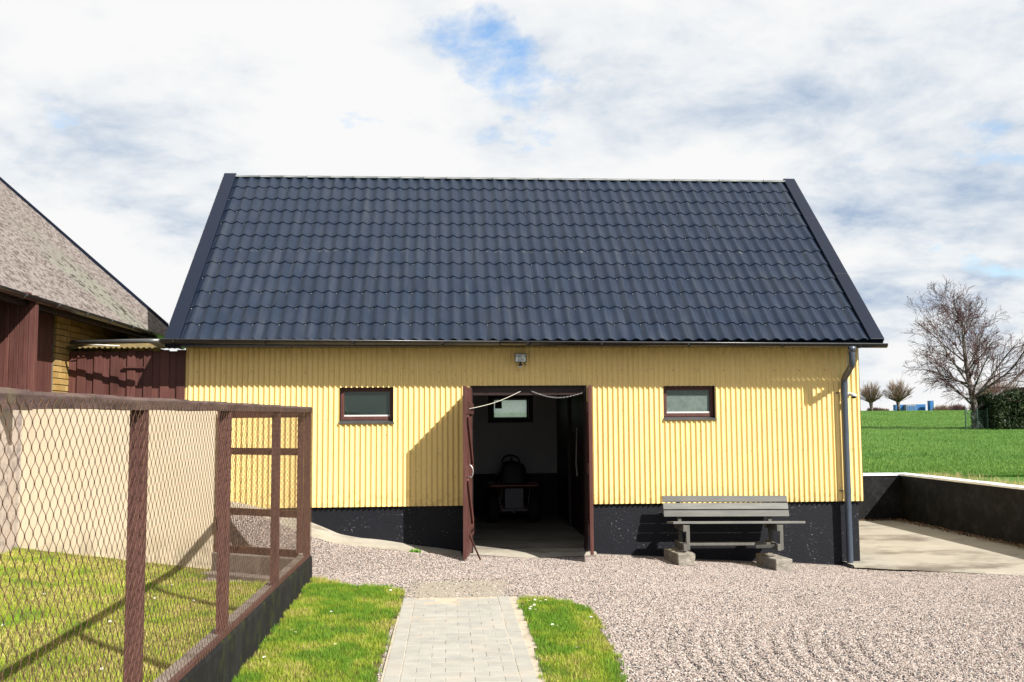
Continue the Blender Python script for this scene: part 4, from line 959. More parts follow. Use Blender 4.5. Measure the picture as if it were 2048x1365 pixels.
# ================================================================== WIRE FENCE
wf = thing('wire_fence', 'rusty chain link fence on brown wooden posts and black concrete kerb', 'fence', (2.3, -6, 0))
YE, YN = -2.02, -13.0
def xm(y): return float(xk(y))-.012
b = MB(); ys_ = np.linspace(YE, YN, 60)
for y in ys_:
    x = float(xk(y)); z = float(zk(y)); wob = .004*math.sin(y*5)
    b.v += [(x+wob, y, -.15), (x+wob, y, z-.03), (x-.012+wob, y, z-.004), (x-.155, y, z), (x-.165, y, z-.02), (x-.165, y, -.15)]
for i in range(len(ys_)-1):
    for j in range(5): k = i*6+j; b.f.append((k, k+6, k+7, k+1))
b.f += [(0, 1, 2, 3, 4, 5)]
b.build('kerb', mt['kerb'], wf)
b = MB(); ys_ = np.linspace(YE, YN, 30)
for y in ys_:
    x = float(xk(y)); z = float(zk(y)); b.v += [(x-.045, y, z-.001+.001), (x-.158, y, z+.004), (x-.158, y, z-.01), (x-.045, y, z-.01)]
for i in range(len(ys_)-1):
    k = i*4; b.f += [(k, k+1, k+5, k+4), (k+3, k, k+4, k+7), (k+1, k+2, k+6, k+5)]
b.build('kerb_top', mt['sill_c'], wf)
b = MB(); 
for i in range(29): b.bar((xm(ys_[i])-.022, ys_[i], float(zk(ys_[i]))+.012), (xm(ys_[i+1])-.022, ys_[i+1], float(zk(ys_[i+1]))+.012), .032, .03)
b.build('batten', mt['brown_post'], wf)
for y, nm in ((-11.9, 0), (-8.97, 0), (-6.86, 0), (-4.5, 0), (-2.06, 1)):
    b = MB(); x = xm(y)-.052; b.box(x-.038, x+.038, y-.036, y+.036, float(zk(y))-.02, float(zrail(y))-.045); b.build('post', mt['brown_post'], wf, bevel=.005)
for ya, yb, e in ((YE+.02, -4.9, 0), (-4.905, -7.15, 0), (-7.155, -10.42, .0), (-10.44, YN, .006)):
    b = MB(); ns = 40; L0 = []
    for i in range(ns+1):
        y = ya+(yb-ya)*i/ns; x = xm(y)-.048; z = float(zrail(y))-.03; j = .0018*math.sin(y*5)+.0012*math.sin(y*23+1)
        pr = [(-.045-e, -.030), (.040+e, -.030-e), (.044+e, .018), (.034, .032+e), (-.034, .034+e), (-.047-e, .022)]
        for px_, pz_ in pr: b.v.append((x+px_+j*.6, y, z+pz_+j))
    for i in range(ns):
        for k in range(6): a = i*6+k; c_ = i*6+(k+1) % 6; b.f.append((a, c_, c_+6, a+6))
    b.f += [tuple(range(6))[::-1], tuple(range(ns*6, ns*6+6))]
    b.build('top_rail', mt['rail'], wf)
def chainlink(pt, u0, u1, z0f, z1f, D=.088, r=.0015):
    """pt(u, z, d) -> world; pickets of flattened spiral wire"""
    Vs, Fs = [], []; off = 0; j = 0; u = u0
    DH = D*.84; nu = int((u1-u0)/(DH/2)); pat = []
    for q in range(12):
        t = q/12; tri = 1-abs(2*t-1)             # 0..1..0 over the period
        sc_ = .5-.5*math.cos(math.pi*tri); pat.append((t, .15*sc_+.85*(sc_*sc_*(3-2*sc_)*.45+sc_*.55)))
    wobu = rng.random(nu+2)*10
    for j in range(nu):
        u = u0+j*DH/2; z0, z1 = z0f(u), z1f(u); n_ = int((z1-z0)/D)*12+6; P = []
        for q in range(n_+1):
            t, sx = pat[q % 12]; z = z1-(q/12)*D
            s_ = sx if j % 2 == 0 else 1-sx
            s_ = -.09+1.18*s_                      # hook past the neighbour
            dd = .0024*math.cos(2*math.pi*t)*(1 if j % 2 else -1)
            if z < z0: break
            P.append(pt(u+s_*DH/2+.003*math.sin(z*7+u*5), z+.004*math.sin(u*4), dd))
        P = np.array(P); m_ = len(P)
        if m_ < 3: continue
        T = np.gradient(P, axis=0); T /= np.linalg.norm(T, axis=1)[:, None]; nrm = np.array(pt(u, 1, 1))-np.array(pt(u, 1, 0)); nrm /= np.linalg.norm(nrm)
        B = np.cross(T, nrm); B /= np.linalg.norm(B, axis=1)[:, None]
        ring = np.stack([P+r*(B*math.cos(a)+nrm*math.sin(a)) for a in (0.5, 2.6, 4.7)], 1).reshape(-1, 3)
        i = np.arange(m_-1)[:, None]*3+off
        for k in range(3): Fs.append(np.concatenate([i+k, i+(k+1) % 3, i+3+(k+1) % 3, i+3+k], 1))
        Vs.append(ring); off += m_*3
    return np.concatenate(Vs), np.concatenate(Fs)
V, F = chainlink(lambda u, z, d: (xm(-u)+d+.002, -u, z), 2.02, 12.9, lambda u: float(zk(-u))+.0, lambda u: float(zrail(-u))-.02)
o = npmesh('wire_mesh', V, F, None, mt['wire'], True); attach(o, wf); o['kind'] = 'stuff'
# end side with gate frame
g0, g1 = Vector((2.15, -2.12, 0)), Vector((1.0, -1.42, 0)); gd = (g1-g0).normalized(); gn = Vector((-gd.y, gd.x, 0))
if gn.y > 0: gn = -gn
glen = (g1-g0).length
b = MB(); c0 = (g0+g1)/2; b.obox(c0+Vector((0, 0, .10)), gd*(glen/2+.05), gn*.10, Vector((0, 0, .19))); b.obox(c0+gn*.16+Vector((0, 0, .0)), gd*(glen/2+.03), gn*.12, Vector((0, 0, .07))); b.build('gate_step', mt['sill_c'], wf, bevel=.012)
b = MB(); b.bar(g1+Vector((0, 0, .29)), g1+Vector((0, 0, 2.05)), .075, .075); b.build('gate_post', mt['brown_post'], wf, bevel=.005)
def gp(s, z): return g0+gd*s+Vector((0, 0, z))
gt = MB(); gt.bar(gp(.06, .345), gp(.06, 2.02), .07, .045); gate = gt.build('gate', mt['brown_post'], wf, bevel=.004)
for (s0, z0, s1, z1, nm) in ((glen-.09, .345, glen-.09, 2.02, 'stile'),):
    b = MB(); b.bar(gp(s0, z0), gp(s1, z1), .07, .045); b.build(nm, mt['brown_post'], gate, bevel=.004)
for z in (.335, .80, 1.545, 2.0):
    b = MB(); b.bar(gp(.09, z), gp(glen-.12, z), .04, .085); b.build('gate_rail', mt['brown_h'], gate, bevel=.004)
V, F = chainlink(lambda u, z, d: tuple(gp(u, z)+gn*(.03+d)), .03, glen-.05, lambda u: .33, lambda u: 2.0, .07, .0015)
o = npmesh('gate_mesh', V, F, None, mt['wire'], True); attach(o, gate); o['kind'] = 'stuff'

# ================================================================== RETAINING WALL
rw = thing('retaining_wall', 'low black retaining wall with white coping round the concrete pad', 'wall', (13.2, 4, -.2))
b = MB(); b.box(9.93, 13.30, 5.50, 5.70, -.5, .745); b.build('back_section', mt['retain'], rw)
b = MB(); b.box(13.10, 13.30, -2.0, 5.498, -.5, .745); b.build('side_section', mt['retain'], rw)
x = 9.94
while x < 13.0:
    b = MB(); x1_ = min(x+1.03, 13.075); b.box(x, x1_-.004, 5.475, 5.72, .747, .788+rng.uniform(-.003, .003)); b.build('coping', mt['coping'], rw, bevel=.004); x = x1_
y = 5.72
while y > -1.9:
    y1_ = max(y-.72, -2.0); b = MB(); b.box(13.076, 13.325, y1_+.004, y, .747, .787+rng.uniform(-.004, .004)); b.build('coping', mt['coping'], rw, bevel=.004); y = y1_
# leaf litter along the wall foot
n = 1500; y = rng.uniform(-1.4, 5.35, n); x = 13.08-np.abs(rng.normal(0, .10, n))-.02
n3 = 250; x = np.concatenate([x, rng.uniform(11.9, 13.05, n3)]); y = np.concatenate([y, 5.46-np.abs(rng.normal(0, .05, n3))]); n = len(x)
a = rng.random(n)*6.28; s_ = .012+.02*rng.random(n); cx_ = np.stack([np.cos(a), np.sin(a), rng.normal(0, .3, n)], 1)*s_[:, None]; cy_ = np.stack([-np.sin(a), np.cos(a), rng.normal(0, .4, n)], 1)*s_[:, None]*.6
P = np.stack([x, y, -.14+.02*rng.random(n)], 1); V = np.stack([P-cx_, P+cy_, P+cx_, P-cy_], 1).reshape(-1, 3); i = np.arange(n)[:, None]*4
cc = np.repeat((np.array([.20, .12, .06])*(.5+.9*rng.random((n, 1)))), 4, 0)
o = npmesh('leaf_litter', V, i+[0, 1, 2, 3], cc, mt['leaf']); o['kind'] = 'stuff'; o['label'] = 'dry brown leaves along the foot of the retaining wall'

# ================================================================== BENCH
bn = thing('bench', 'weathered grey wooden bench standing on two concrete blocks', 'bench', (7.8, -.6, 0))
bx0, bx1 = 6.90, 8.70; tz = lambda x: -.010*(x-6.9)
def slat(c, hw, hd, hh, rx, nm, mat, xa=bx0, xb=bx1):
    b = MB(); cz = c[1]; ax = Vector((xb-xa, 0, tz(xb)-tz(xa)))/2
    ay = Vector((0, math.cos(rx), math.sin(rx)))*hd; az = Vector((0, -math.sin(rx), math.cos(rx)))*hh
    b.obox(((xa+xb)/2, c[0], cz+tz((xa+xb)/2)), ax, ay, az); return b.build(nm, mat, bn, bevel=.004)
lean = -R(14)
for k, (yy, zz) in enumerate(((-.245, .785), (-.275, .685), (-.305, .585))): slat((yy, zz), 0, .014, .044, lean, 'back_slat', mt['bench'], bx0+.0, bx1-.0)
for k in range(4): slat((-.40-k*.105, .470+.010*k), 0, .049, .016, -.09, 'seat_slat', mt['bench'], bx0+.03, bx1+.07)
for X in (7.13, 8.43):
    z = tz(X)
    b = MB(); b.bar((X, -.74, .13+z), (X, -.74, .47+z), .05, .05); b.build('leg', mt['bench_leg'], bn, bevel=.004)
    b = MB(); b.bar((X, -.345, .13+z), (X, -.20, .80+z), .05, .05); b.build('leg', mt['bench_leg'], bn, bevel=.004)
    for xo in (-.05,):
        b = MB(); b.bar((X+xo, -.80, .43+z), (X+xo, -.26, .43+z), .045, .085); b.build('cross_beam', mt['bench_leg'], bn, bevel=.004)
        b = MB(); b.bar((X+xo, -.80, .17+z), (X+xo, -.26, .17+z), .045, .09); b.build('foot_beam', mt['bench_leg'], bn, bevel=.004)
b = MB(); b.bar((7.10, -.48, .185+tz(7.1)), (8.40, -.48, .185+tz(8.4)), .13, .035); b.build('stretcher', mt['bench_leg'], bn, bevel=.004)
b = MB(); b.bar((8.12, -.60, .145), (8.40, -.72, .17), .04, .04); b.build('brace', mt['bench_leg'], bn)
def block(x, y, z, wx, dy, hz, lb, rot):
    b = MB(); n_ = 6
    o = None
    b.box(-wx/2, wx/2, -dy/2, dy/2, 0, hz); o = b.build('concrete_block', mt['block'], None); o.location = (x, y, z); o.rotation_euler = (0, 0, rot)
    s_ = o.modifiers.new('sub', 'SUBSURF'); s_.subdivision_type = 'SIMPLE'; s_.levels = s_.render_levels = 3
    tx = bpy.data.textures.new('block_noise', 'CLOUDS'); tx.noise_scale = .06; d_ = o.modifiers.new('rough', 'DISPLACE'); d_.texture = tx; d_.strength = .022; d_.mid_level = .5; d_.texture_coords = 'GLOBAL'
    bv = o.modifiers.new('bevel', 'BEVEL'); bv.width = .008; bv.limit_method = 'ANGLE'; bv.angle_limit = R(50)
    tag(o, lb, 'concrete block')
block(7.04, -.60, -.06, .24, .62, .165, 'rough concrete block under the left end of the bench', .10)
block(8.36, -.62, -.155, .24, .66, .17, 'rough concrete block under the right end of the bench', .10)

# ================================================================== SMALL FIXTURES
fl_ = thing('floodlight', 'black floodlight with sensor mounted above the doorway', 'floodlight', (4.905, -.03, 2.8))
b = MB(); p = [(4.82, -.145, 2.735), (4.995, -.145, 2.735), (4.995, -.125, 2.868), (4.82, -.125, 2.868), (4.85, -.07, 2.76), (4.965, -.07, 2.76), (4.965, -.06, 2.85), (4.85, -.06, 2.85)]
b.add(p, [(0, 3, 2, 1), (4, 5, 6, 7), (0, 1, 5, 4), (1, 2, 6, 5), (2, 3, 7, 6), (3, 0, 4, 7)]); b.build('housing', mt['blackp'], fl_, bevel=.006)
b = MB(); b.obox((4.9075, -.1375, 2.802), (.074, 0, 0), (0, .004, .0006), (0, .0085, .0565)); b.build('lens', mt['lampglass'], fl_)
b = MB(); b.tube([(4.905, -.10, 2.74), (4.905, -.10, 2.70)], .013, 10); b.tube([(4.905, -.10, 2.69), (4.905, -.10, 2.715)], .03, 12); b.tube([(4.905, -.06, 2.80), (4.905, -.02, 2.80)], .025, 8); b.build('bracket', mt['blackp'], fl_, smooth=False)
b = MB(); b.lathe([(.0001, -.03), (.018, -.026), (.027, -.01), (.028, .0)], (4.905, -.10, 2.688), 'z', 14); b.build('sensor', mt['whitep'], fl_, smooth=True)
b = MB(); b.tube([(4.97, -.03, 2.73), (4.985, -.045, 2.715), (4.985, -.03, 2.70)], .006, 6); b.build('cable', mt['blackp'], fl_)
sc = thing('security_camera', 'small white dome camera with black lens beside the downpipe', 'security camera', (9.76, -.03, 2.25))
b = MB(); b.box(9.725, 9.785, -.06, -.024, 2.235, 2.285); b.tube([(9.755, -.05, 2.262), (9.768, -.12, 2.255)], .018, 10); b.build('arm', mt['whitep'], sc, bevel=.004)
b = MB(); b.lathe([(.0001, .035), (.025, .033), (.04, .018), (.043, -.008), (.036, -.01)], (9.778, -.14, 2.235), 'z', 18); b.build('dome_housing', mt['whitep'], sc, smooth=True)
b = MB(); b.lathe([(.035, -.008), (.034, -.022), (.022, -.038), (.0001, -.043)], (9.778, -.14, 2.235), 'z', 18); b.build('lens_dome', mt['blackp'], sc, smooth=True)
b = MB(); b.tube([(9.745, -.028, 2.285), (9.742, -.03, 2.45), (9.75, -.03, 2.62), (9.745, -.028, 2.9)], .006, 6); b.build('cable', mt['whitep'], sc, smooth=True)
ra, rb = Vector((4.15, -.66, 2.07)), Vector((4.92, .04, 2.33))
b = MB(); b.tube([ra.lerp(rb, t)-Vector((0, 0, .035*math.sin(math.pi*t))) for t in np.linspace(0, 1, 14)], .0045, 7); tag(b.build('rope', mt['rope'], None, True), 'pale rope tied from the left door leaf to the lintel', 'rope')
ca, cb = Vector((5.06, .04, 2.335)), Vector((5.80, -.10, 2.30)); b = MB(); nL = 30
for k in range(nL):
    t = (k+.5)/nL; c0 = ca.lerp(cb, t)-Vector((0, 0, .085*math.sin(math.pi*t))); t2 = (k+.6)/nL; c1 = ca.lerp(cb, t2)-Vector((0, 0, .085*math.sin(math.pi*t2))); dr = (c1-c0).normalized(); sdv = Vector((0, 0, 1)) if k % 2 else Vector((0, 1, 0))
    b.tube([c0+dr*.017*math.cos(a)+sdv*.008*math.sin(a) for a in np.linspace(0, 2*math.pi, 9)], .0028, 4, False)
tag(b.build('chain', mt['steel'], None, True), 'thin steel chain sagging across the top right of the doorway', 'chain')
b = MB(); b.tube([(6.025, 2.30, 1.78), (6.02, 2.33, 1.5), (6.015, 2.36, 1.2), (6.02, 2.30, .98)], [.008, .01, .011, .014], 7); tag(b.build('strap', mt['rope'], None, True), 'faded strap hanging on the dark boards inside the doorway', 'strap')

# ride-on mower inside
mw = thing('ride_on_mower', 'dark ride-on mower with red rear deck parked inside the doorway', 'mower', (5.05, 4.4, .05))
mx_, my_ = 5.06, 3.75
for sgn in (-1, 1):
    xw = mx_+sgn*.36; b = MB(); b.lathe([(.10, -.10), (.21, -.11), (.245, -.07), (.25, 0), (.245, .07), (.21, .11), (.10, .10)], (xw, my_+.25, .05+.25), 'x', 24)
    ty = b.build('rear_wheel', mt['tyre'], mw, smooth=True)
    b = MB(); b.lathe([(.0001, -.07), (.10, -.08), (.105, 0), (.10, .08), (.0001, .07)], (xw, my_+.25, .30), 'x', 16); b.build('rim', mt['mgrey'], ty)
    xw = mx_+sgn*.33; b = MB(); b.lathe([(.07, -.06), (.15, -.07), (.175, 0), (.15, .07), (.07, .06)], (xw, my_+1.45, .05+.175), 'x', 20); b.build('front_wheel', mt['tyre'], mw, smooth=True)
b = MB(); b.box(mx_-.46, mx_+.46, my_-.02, my_+.62, .70, .775); b.build('rear_deck', mt['red'], mw, bevel=.03)
b = MB(); b.box(mx_-.17, mx_+.17, my_-.01, my_+.5, .33, .69); b.build('rear_panel', mt['mgrey'], mw, bevel=.01)
b = MB(); b.box(mx_-.22, mx_+.24, my_-.05, my_, .285, .325); b.tube([(mx_-.02, my_-.06, .25), (mx_+.03, my_-.06, .31)], .025, 8); b.build('hitch', mt['mgrey'], mw, bevel=.005)
b = MB(); 
for i in range(9):
    t = i/8; wv = .245*(1-.25*t**3) if t < .95 else .15; yv = my_+.12+.10*t; zv = .78+.36*t
    for k in range(10):
        a = 2*math.pi*k/10; b.v.append((mx_+wv*math.copysign(abs(math.cos(a))**.6, math.cos(a)), yv+.05*math.copysign(abs(math.sin(a))**.6, math.sin(a)), zv))
for i in range(8):
    for k in range(10): a = i*10+k; c_ = i*10+(k+1) % 10; b.f.append((a, c_, c_+10, a+10))
b.f.append(tuple(range(80, 90))); st_ = b.build('seat', mt['blackp'], mw, smooth=True)
b = MB(); b.box(mx_-.23, mx_+.23, my_+.15, my_+.55, .775, .85); b.build('seat_cushion', mt['blackp'], st_, bevel=.03)
b = MB(); c0 = Vector((mx_, my_+.88, 1.15)); u = Vector((1, 0, 0)); v_ = Vector((0, math.cos(R(38)), math.sin(R(38))))
b.tube([c0+u*.165*math.cos(a)+v_*.165*math.sin(a) for a in np.linspace(0, 2*math.pi, 25)], .016, 8, False)
for a in (R(200), R(340), R(90)): b.tube([c0-v_*.02, c0+u*.16*math.cos(a)+v_*.16*math.sin(a)], .014, 6)
b.build('steering_wheel', mt['blackp'], mw, smooth=True)
b = MB(); b.tube([c0, c0+Vector((0, .18, -.4))], .025, 8); b.build('steering_column', mt['blackp'], mw)
b = MB(); b.box(mx_-.25, mx_+.25, my_+.95, my_+1.62, .35, .92); b.build('hood', mt['red'], mw, bevel=.06)
b = MB(); b.box(mx_-.42, mx_+.42, my_+.6, my_+1.2, .18, .36); b.build('cutting_deck', mt['red'], mw, bevel=.04)
for sgn in (-1, 1): b = MB(); b.tube([(mx_+sgn*.24, my_-.03, .33), (mx_+sgn*.29, my_-.03, .70)], .006, 6); b.build('stay_rod', mt['steel'], mw)

# ================================================================== VEGETATION AND FAR THINGS
def fz(x, y): return float(zfield(np.array([x], float), np.array([y], float))[0])
# field crop blades near the wall
def wedge(n, y0, y1, pw):
    t = rng.random(n)**pw; y = y0+(y1-y0)*t; d_ = y+14.04
    xl = 3.876+d_*math.tan(math.atan((1380-1024)/1950)+.0653); xr = 3.876+d_*math.tan(math.atan((2420-1024)/1950)+.0653)
    return xl+rng.random(n)*(xr-xl), y
x, y = wedge(170000, 5.7, 165, 2.4); k = (x > 13.34) | (y > 5.75); x, y = x[k], y[k]
c = (np.array([.058, .130, .022])+(np.array([.10, .175, .034])-np.array([.058, .130, .022]))*vnoise(x, y, .5, 41)[:, None])*(.8+.4*rng.random((len(x), 1)))
dist = y+14
o = blades('field_crop', np.stack([x, y, zfield(x, y)], 1), (.035+.045*rng.random(len(x)))*(1+dist*.003), .005+dist*.00035, c, .8); o['kind'] = 'stuff'; o['label'] = 'short green crop covering the field beyond the retaining wall'
n = 9000; s_ = rng.random(n)
ex = np.where(s_ < .25, rng.uniform(9.9, 13.4, n), 13.36+np.abs(rng.normal(0, .5, n))); ey = np.where(s_ < .25, 5.75+np.abs(rng.normal(0, .35, n)), rng.uniform(-1.5, 6.2, n))
pt_ = vnoise(ex, ey, 1.1, 43); k = rng.random(n) < .25+pt_; ex, ey, pt_ = ex[k], ey[k], pt_[k]
cc = np.where((rng.random(len(ex)) < .25+.6*pt_)[:, None], np.array([.36, .29, .15]), np.array([.10, .17, .03]))*(.7+.5*rng.random((len(ex), 1)))
o = blades('dry_verge_grass', np.stack([ex, ey, zfield(ex, ey)], 1), .04+.14*rng.random(len(ex))*pt_*1.3, .004+.004*rng.random(len(ex)), cc, 1.0); o['kind'] = 'stuff'; o['label'] = 'dry straw coloured grass along the top of the retaining wall'

def branch(b, bt, p, d, ln, r, depth, maxd, spread, kids, rnd, ends=None):
    n_ = 10 if depth == 0 else 6 if depth == 1 else 4 if depth == 2 else 3
    wob = (.035, .13, .16, .16, .16)[depth]; pts = [p.copy()]; dirs = [d.copy()]; q = p.copy(); dd = d.copy()
    for i in range(n_):
        dd = (dd+Vector((rnd.gauss(0, wob), rnd.gauss(0, wob), rnd.gauss(0, wob*.6)+(.0, .05, .02, -.03, -.06)[depth]))).normalized(); q = q+dd*ln/n_; pts.append(q.copy()); dirs.append(dd.copy())
    rad = [r*(1-(.80 if depth == 0 else .66)*i/n_) for i in range(n_+1)]
    (b if depth < 2 else bt).tube(pts, [max(x, .0075) for x in rad], 8 if depth == 0 else 5 if depth == 1 else 3, False)
    if ends is not None and depth == 1: ends.append(pts[rnd.randrange(1, n_-1)])
    if depth >= maxd: return
    for k in range(kids[depth]):
        t = (.20 if depth == 0 else .18)+(.80 if depth == 0 else .82)*(k+rnd.random()*.9)/kids[depth]; t = min(t, .985)
        i = min(int(t*n_), n_-1); pp = pts[i].lerp(pts[i+1], t*n_-i); a = rnd.random()*2*math.pi
        ax = dirs[i].orthogonal().normalized(); ax.rotate(Matrix.Rotation(a, 3, dirs[i])); ang = spread[depth]*(.75+.5*rnd.random())*(1.2-.55*t if depth == 0 else 1)
        nd = dirs[i].copy(); nd.rotate(Matrix.Rotation(ang, 3, ax)); nd = (nd+Vector((0, 0, .12 if depth < 1 else .06))).normalized()
        l2 = ln*(.60 if depth == 0 else .60)*(1.12-.62*t if depth == 0 else 1.0-.35*t)*(.7+.55*rnd.random())
        branch(b, bt, pp, nd, l2, max(.006, rad[i]*(.38 if depth == 0 else .50)), depth+1, maxd, spread, kids, rnd, ends)
TX, TY = 34.55, 41.0
rnd = random.Random(12); tz0 = fz(TX, TY); tr = thing('bare_tree', 'large leafless birch tree with bird nests in the field', 'tree', (TX, TY, tz0))
b, bt = MB(), MB(); ends = []
branch(b, bt, Vector((TX, TY, tz0-.1)), Vector((-.01, 0, 1))  .normalized(), 6.7, .225, 0, 4, (1.0, .62, .62, .6), (19, 9, 6, 4), rnd, ends)
for (h_, dx, dy, dz, ln_, r_) in ((1.15, .88, .1, .52, 4.4, .12), (1.9, .6, -.3, .75, 3.6, .085), (2.5, -.92, .2, .20, 3.0, .075), (1.5, -.7, -.4, .35, 1.9, .05), (2.9, .5, .5, .8, 3.2, .07)):
    branch(b, bt, Vector((TX, TY, tz0+h_)), Vector((dx, dy, dz)).normalized(), ln_, r_, 1, 4, (1.0, .62, .62, .6), (15, 11, 6, 4), rnd, ends)
b.lathe([(.36, -.1), (.29, .15), (.235, .5)], (TX, TY, tz0), 'z', 10)
b.build('trunk', mt['bark'], tr, smooth=True); bt.build('crown', mt['twig'], tr)
rnd.shuffle(ends)
picked = []
for e in [e for e in ends if e.z > tz0+2.2]:
    if all((e-q).length > .6 for q in picked): picked.append(e)
    if len(picked) >= 8: break
for e in picked:
    b = MB()
    for i in range(26):
        a, c_ = rnd.random()*6.28, rnd.uniform(-.9, .9); d_ = Vector((math.cos(a), math.sin(a), c_*.6)).normalized(); t_ = d_.orthogonal().normalized()
        b.bar(e+d_*.07-t_*.13, e+d_*.08+t_*.13, .02, .02)
    b.lathe([(.0001, -.09), (.10, -.04), (.12, .02), (.08, .06), (.0001, .04)], e, 'z', 8); b.build('nest', mt['twig'], tr)

# hedge
hd = thing('hedge', 'dense dark evergreen hedge beside the bare tree', 'hedge', (40, 41, fz(40, 41)))
hx0, hy0 = 35.0, 40.0
n = 26000; u = rng.random(n); 
ang = .0; lx = rng.random(n)*11.0; ly = rng.random(n)*2.6; top = 1.85+.45*sstep(0, 4, lx)+.16*vnoise(lx, ly, 1.6, 51)
face = rng.random(n); lz = rng.random(n)*top
ly = np.where(face < .55, np.abs(rng.normal(0, .14, n)), ly); lz = np.where((face > .55) & (face < .85), top-np.abs(rng.normal(0, .12, n)), lz); lx = np.where(face > .93, np.abs(rng.normal(0, .15, n)), lx)
rnd_end = sstep(0, .9, lx); lz = lz*(.80+.20*rnd_end)+.0; ly = ly+.35*sstep(.8, 1.0, lz/top)+(vnoise(lx, lz, 1.3, 52)-.5)*.4
x = hx0+lx; y = hy0+ly-.02*lx; z = np.array(zfield(x, y))+lz
P = np.stack([x, y, z], 1); a = rng.random((n, 3))-.5; a /= np.linalg.norm(a, axis=1)[:, None]; a2 = np.cross(a, rng.random((n, 3))-.5); a2 /= np.linalg.norm(a2, axis=1)[:, None]
s_ = (.07+.06*rng.random(n))[:, None]; V = np.stack([P-a*s_, P+a2*s_*.5, P+a*s_, P-a2*s_*.5], 1).reshape(-1, 3); i = np.arange(n)[:, None]*4
cc = np.repeat(np.array([.022, .045, .012])*(.6+1.0*rng.random((n, 1)))+np.where(rng.random((n, 1)) < .06, .05, 0)*np.array([1, 1.1, .3]), 4, 0)
o = npmesh('foliage', V, i+[0, 1, 2, 3], cc, mt['leaf']); attach(o, hd); o['kind'] = 'stuff'
b = MB(); b.box(hx0+.4, hx0+10.6, hy0+.35, hy0+2.3, fz(hx0+2, hy0)-.3, fz(hx0+2, hy0)+1.7); b.build('inner_growth', mt['twig'], hd)

# green netting fence stub by the tree
gf = thing('netting_fence', 'short piece of green wire netting on posts beside the bare tree', 'fence', (34.3, 40.3, fz(34.3, 40.3)))
pz = fz(34.3, 40.3)
pp = [(33.65, 40.60), (34.25, 40.40), (34.80, 40.30)]
for (x, y) in pp: b = MB(); b.tube([(x, y, pz-.1), (x, y, pz+1.25)], .035, 7); b.build('post', mt['gwire'], gf)
b = MB(); b.tube([(33.65, 40.60, pz+1.1), (34.60, 40.40, pz+.1)], .025, 6); b.build('brace', mt['gwire'], gf)
b = MB()
for i in range(9): z = pz+.1+i*.12; b.tube([(33.65, 40.60, z), (34.25, 40.40, z), (34.80, 40.30, z)], .006, 4)
for i in range(10): t = i/9; x = 33.65+1.15*t; y = 40.6-.3*t; b.tube([(x, y, pz+.1), (x, y, pz+1.1)], .005, 4)
o = b.build('netting', mt['gwire'], gf); o['kind'] = 'stuff'

# pollarded trees on the crest
def pollard(x, y, H, seed, lb, fan):
    r_ = random.Random(seed); z0 = fz(x, y); t = thing('pollard_tree', lb, 'tree', (x, y, z0), 'pollarded trees on the field crest'); b = MB(); bt = MB()
    b.tube([(x, y, z0-.2), (x+.05, y, z0+H*.12), (x, y, z0+H*.22), (x, y, z0+H*.30)], [.36, .28, .34, .42], 9); top = Vector((x, y, z0+H*.27))
    for i in range(210):
        a = r_.random()*6.28; el = math.radians(90-70*r_.random()**.8); d_ = Vector((math.cos(a)*math.cos(el)*fan, math.sin(a)*math.cos(el)*fan, math.sin(el))).normalized()
        ln_ = H*.70*r_.uniform(.6, 1.05)*(.62+.38*math.sin(el)); p0 = top+Vector((math.cos(a), math.sin(a), 0))*.25; p1 = p0+d_*ln_*.5; p2 = p1+(d_+Vector((r_.gauss(0, .12), r_.gauss(0, .12), .12))).normalized()*ln_*.5
        bt.tube([p0, p1, p2], [.045, .026, .014], 3, False)
        for _ in range(3): q = p1.lerp(p2, r_.random()*.6); bt.tube([q, q+(d_+Vector((r_.gauss(0, .4), r_.gauss(0, .4), r_.gauss(.1, .3)))).normalized()*ln_*.28], [.024, .014], 3, False)
    b.build('trunk', mt['bark'], t, smooth=True); bt.build('crown', mt['twigp'], t)
pollard(85.4, 170, 5.9, 3, 'slender pollarded bare tree on the horizon, nearest the barn', .75)
pollard(90.8, 170, 6.4, 5, 'broader pollarded bare tree on the horizon in front of the blue factory', .95)

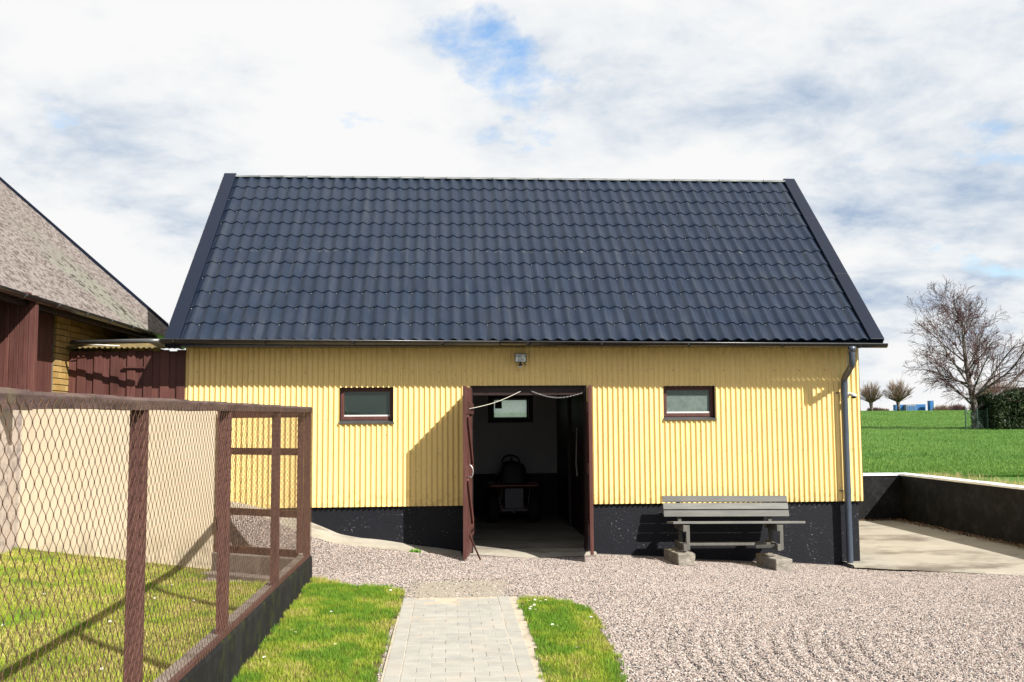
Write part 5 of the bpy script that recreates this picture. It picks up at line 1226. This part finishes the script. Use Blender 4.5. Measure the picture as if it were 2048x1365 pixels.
# factory
fa = thing('factory', 'low bright blue factory with a square tower on the horizon', 'factory', (170, 330, 3))
b = MB(); b.box(165.4, 168.4, 330, 332, 1, 7.3); b.build('left_hall', mt['blue'], fa)
b = MB(); b.box(168.45, 172.0, 328, 331, 1, 7.3); b.build('grey_hall', mt['fgrey'], fa)
b = MB(); b.box(172.05, 176.6, 330, 332, 1, 7.4); b.build('right_hall', mt['blue'], fa)
b = MB(); b.box(176.3, 178.2, 326, 328, 1, 8.6); tw = b.build('tower', mt['blue'], fa)
b = MB(); b.box(177.6, 178.18, 325.9, 325.99, 4, 8.5); b.build('tower_panel', mt['whitep'], tw)
for k in range(5): b = MB(); b.box(168.8+k*.65, 169.2+k*.65, 327.9, 327.99, 4.6, 6.8); b.build('panel', mt['blue'], fa)
# horizon shrubs
lbs = ['low bare shrub on the horizon %s' % q for q in ('close to the barn corner', 'between the two pollarded trees', 'behind the hedge end beside the birch', 'just right of the blue factory', 'midway between the factory and the birch', 'behind the birch trunk', 'just left of the birch trunk')]+['taller brownish bare shrub rising behind the hedge']
for i, (x, y, W_, H_) in enumerate(((95, 190, 4, 1.3), (99, 195, 3, 1.1), (130, 205, 6, 2.2), (117.5, 205, 4, 2.0), (121.3, 205, 5, 2.2), (127, 205, 7, 2.4), (124.2, 210, 4, 1.9), (105, 160, 9, 6.5))):
    r_ = random.Random(60+i); z0 = fz(x, y); bt = MB()
    for k in range(260 if H_ < 5 else 700):
        p0 = Vector((x+r_.uniform(-.5, .5)*W_*.7, y+r_.uniform(-1, 1), z0-.3)); f_ = 1-((p0.x-x)/(W_*.5))**2*.55
        d_ = Vector((r_.gauss(0, .35), r_.gauss(0, .3), 1)).normalized(); p1 = p0+d_*H_*r_.uniform(.5, 1.1)*f_; bt.tube([p0, (p0+p1)/2+Vector((r_.gauss(0, .1), 0, 0)), p1], [.05, .04, .02], 3, False)
        q = p0.lerp(p1, .6); bt.tube([q, q+Vector((r_.gauss(0, .5), r_.gauss(0, .5), .5)).normalized()*H_*.35], [.03, .018], 3, False)
    tag(bt.build('bare_shrub', mt['twigp'] if i % 2 else mt['twig']), lbs[i], 'shrub', 'bare shrubs on the horizon')
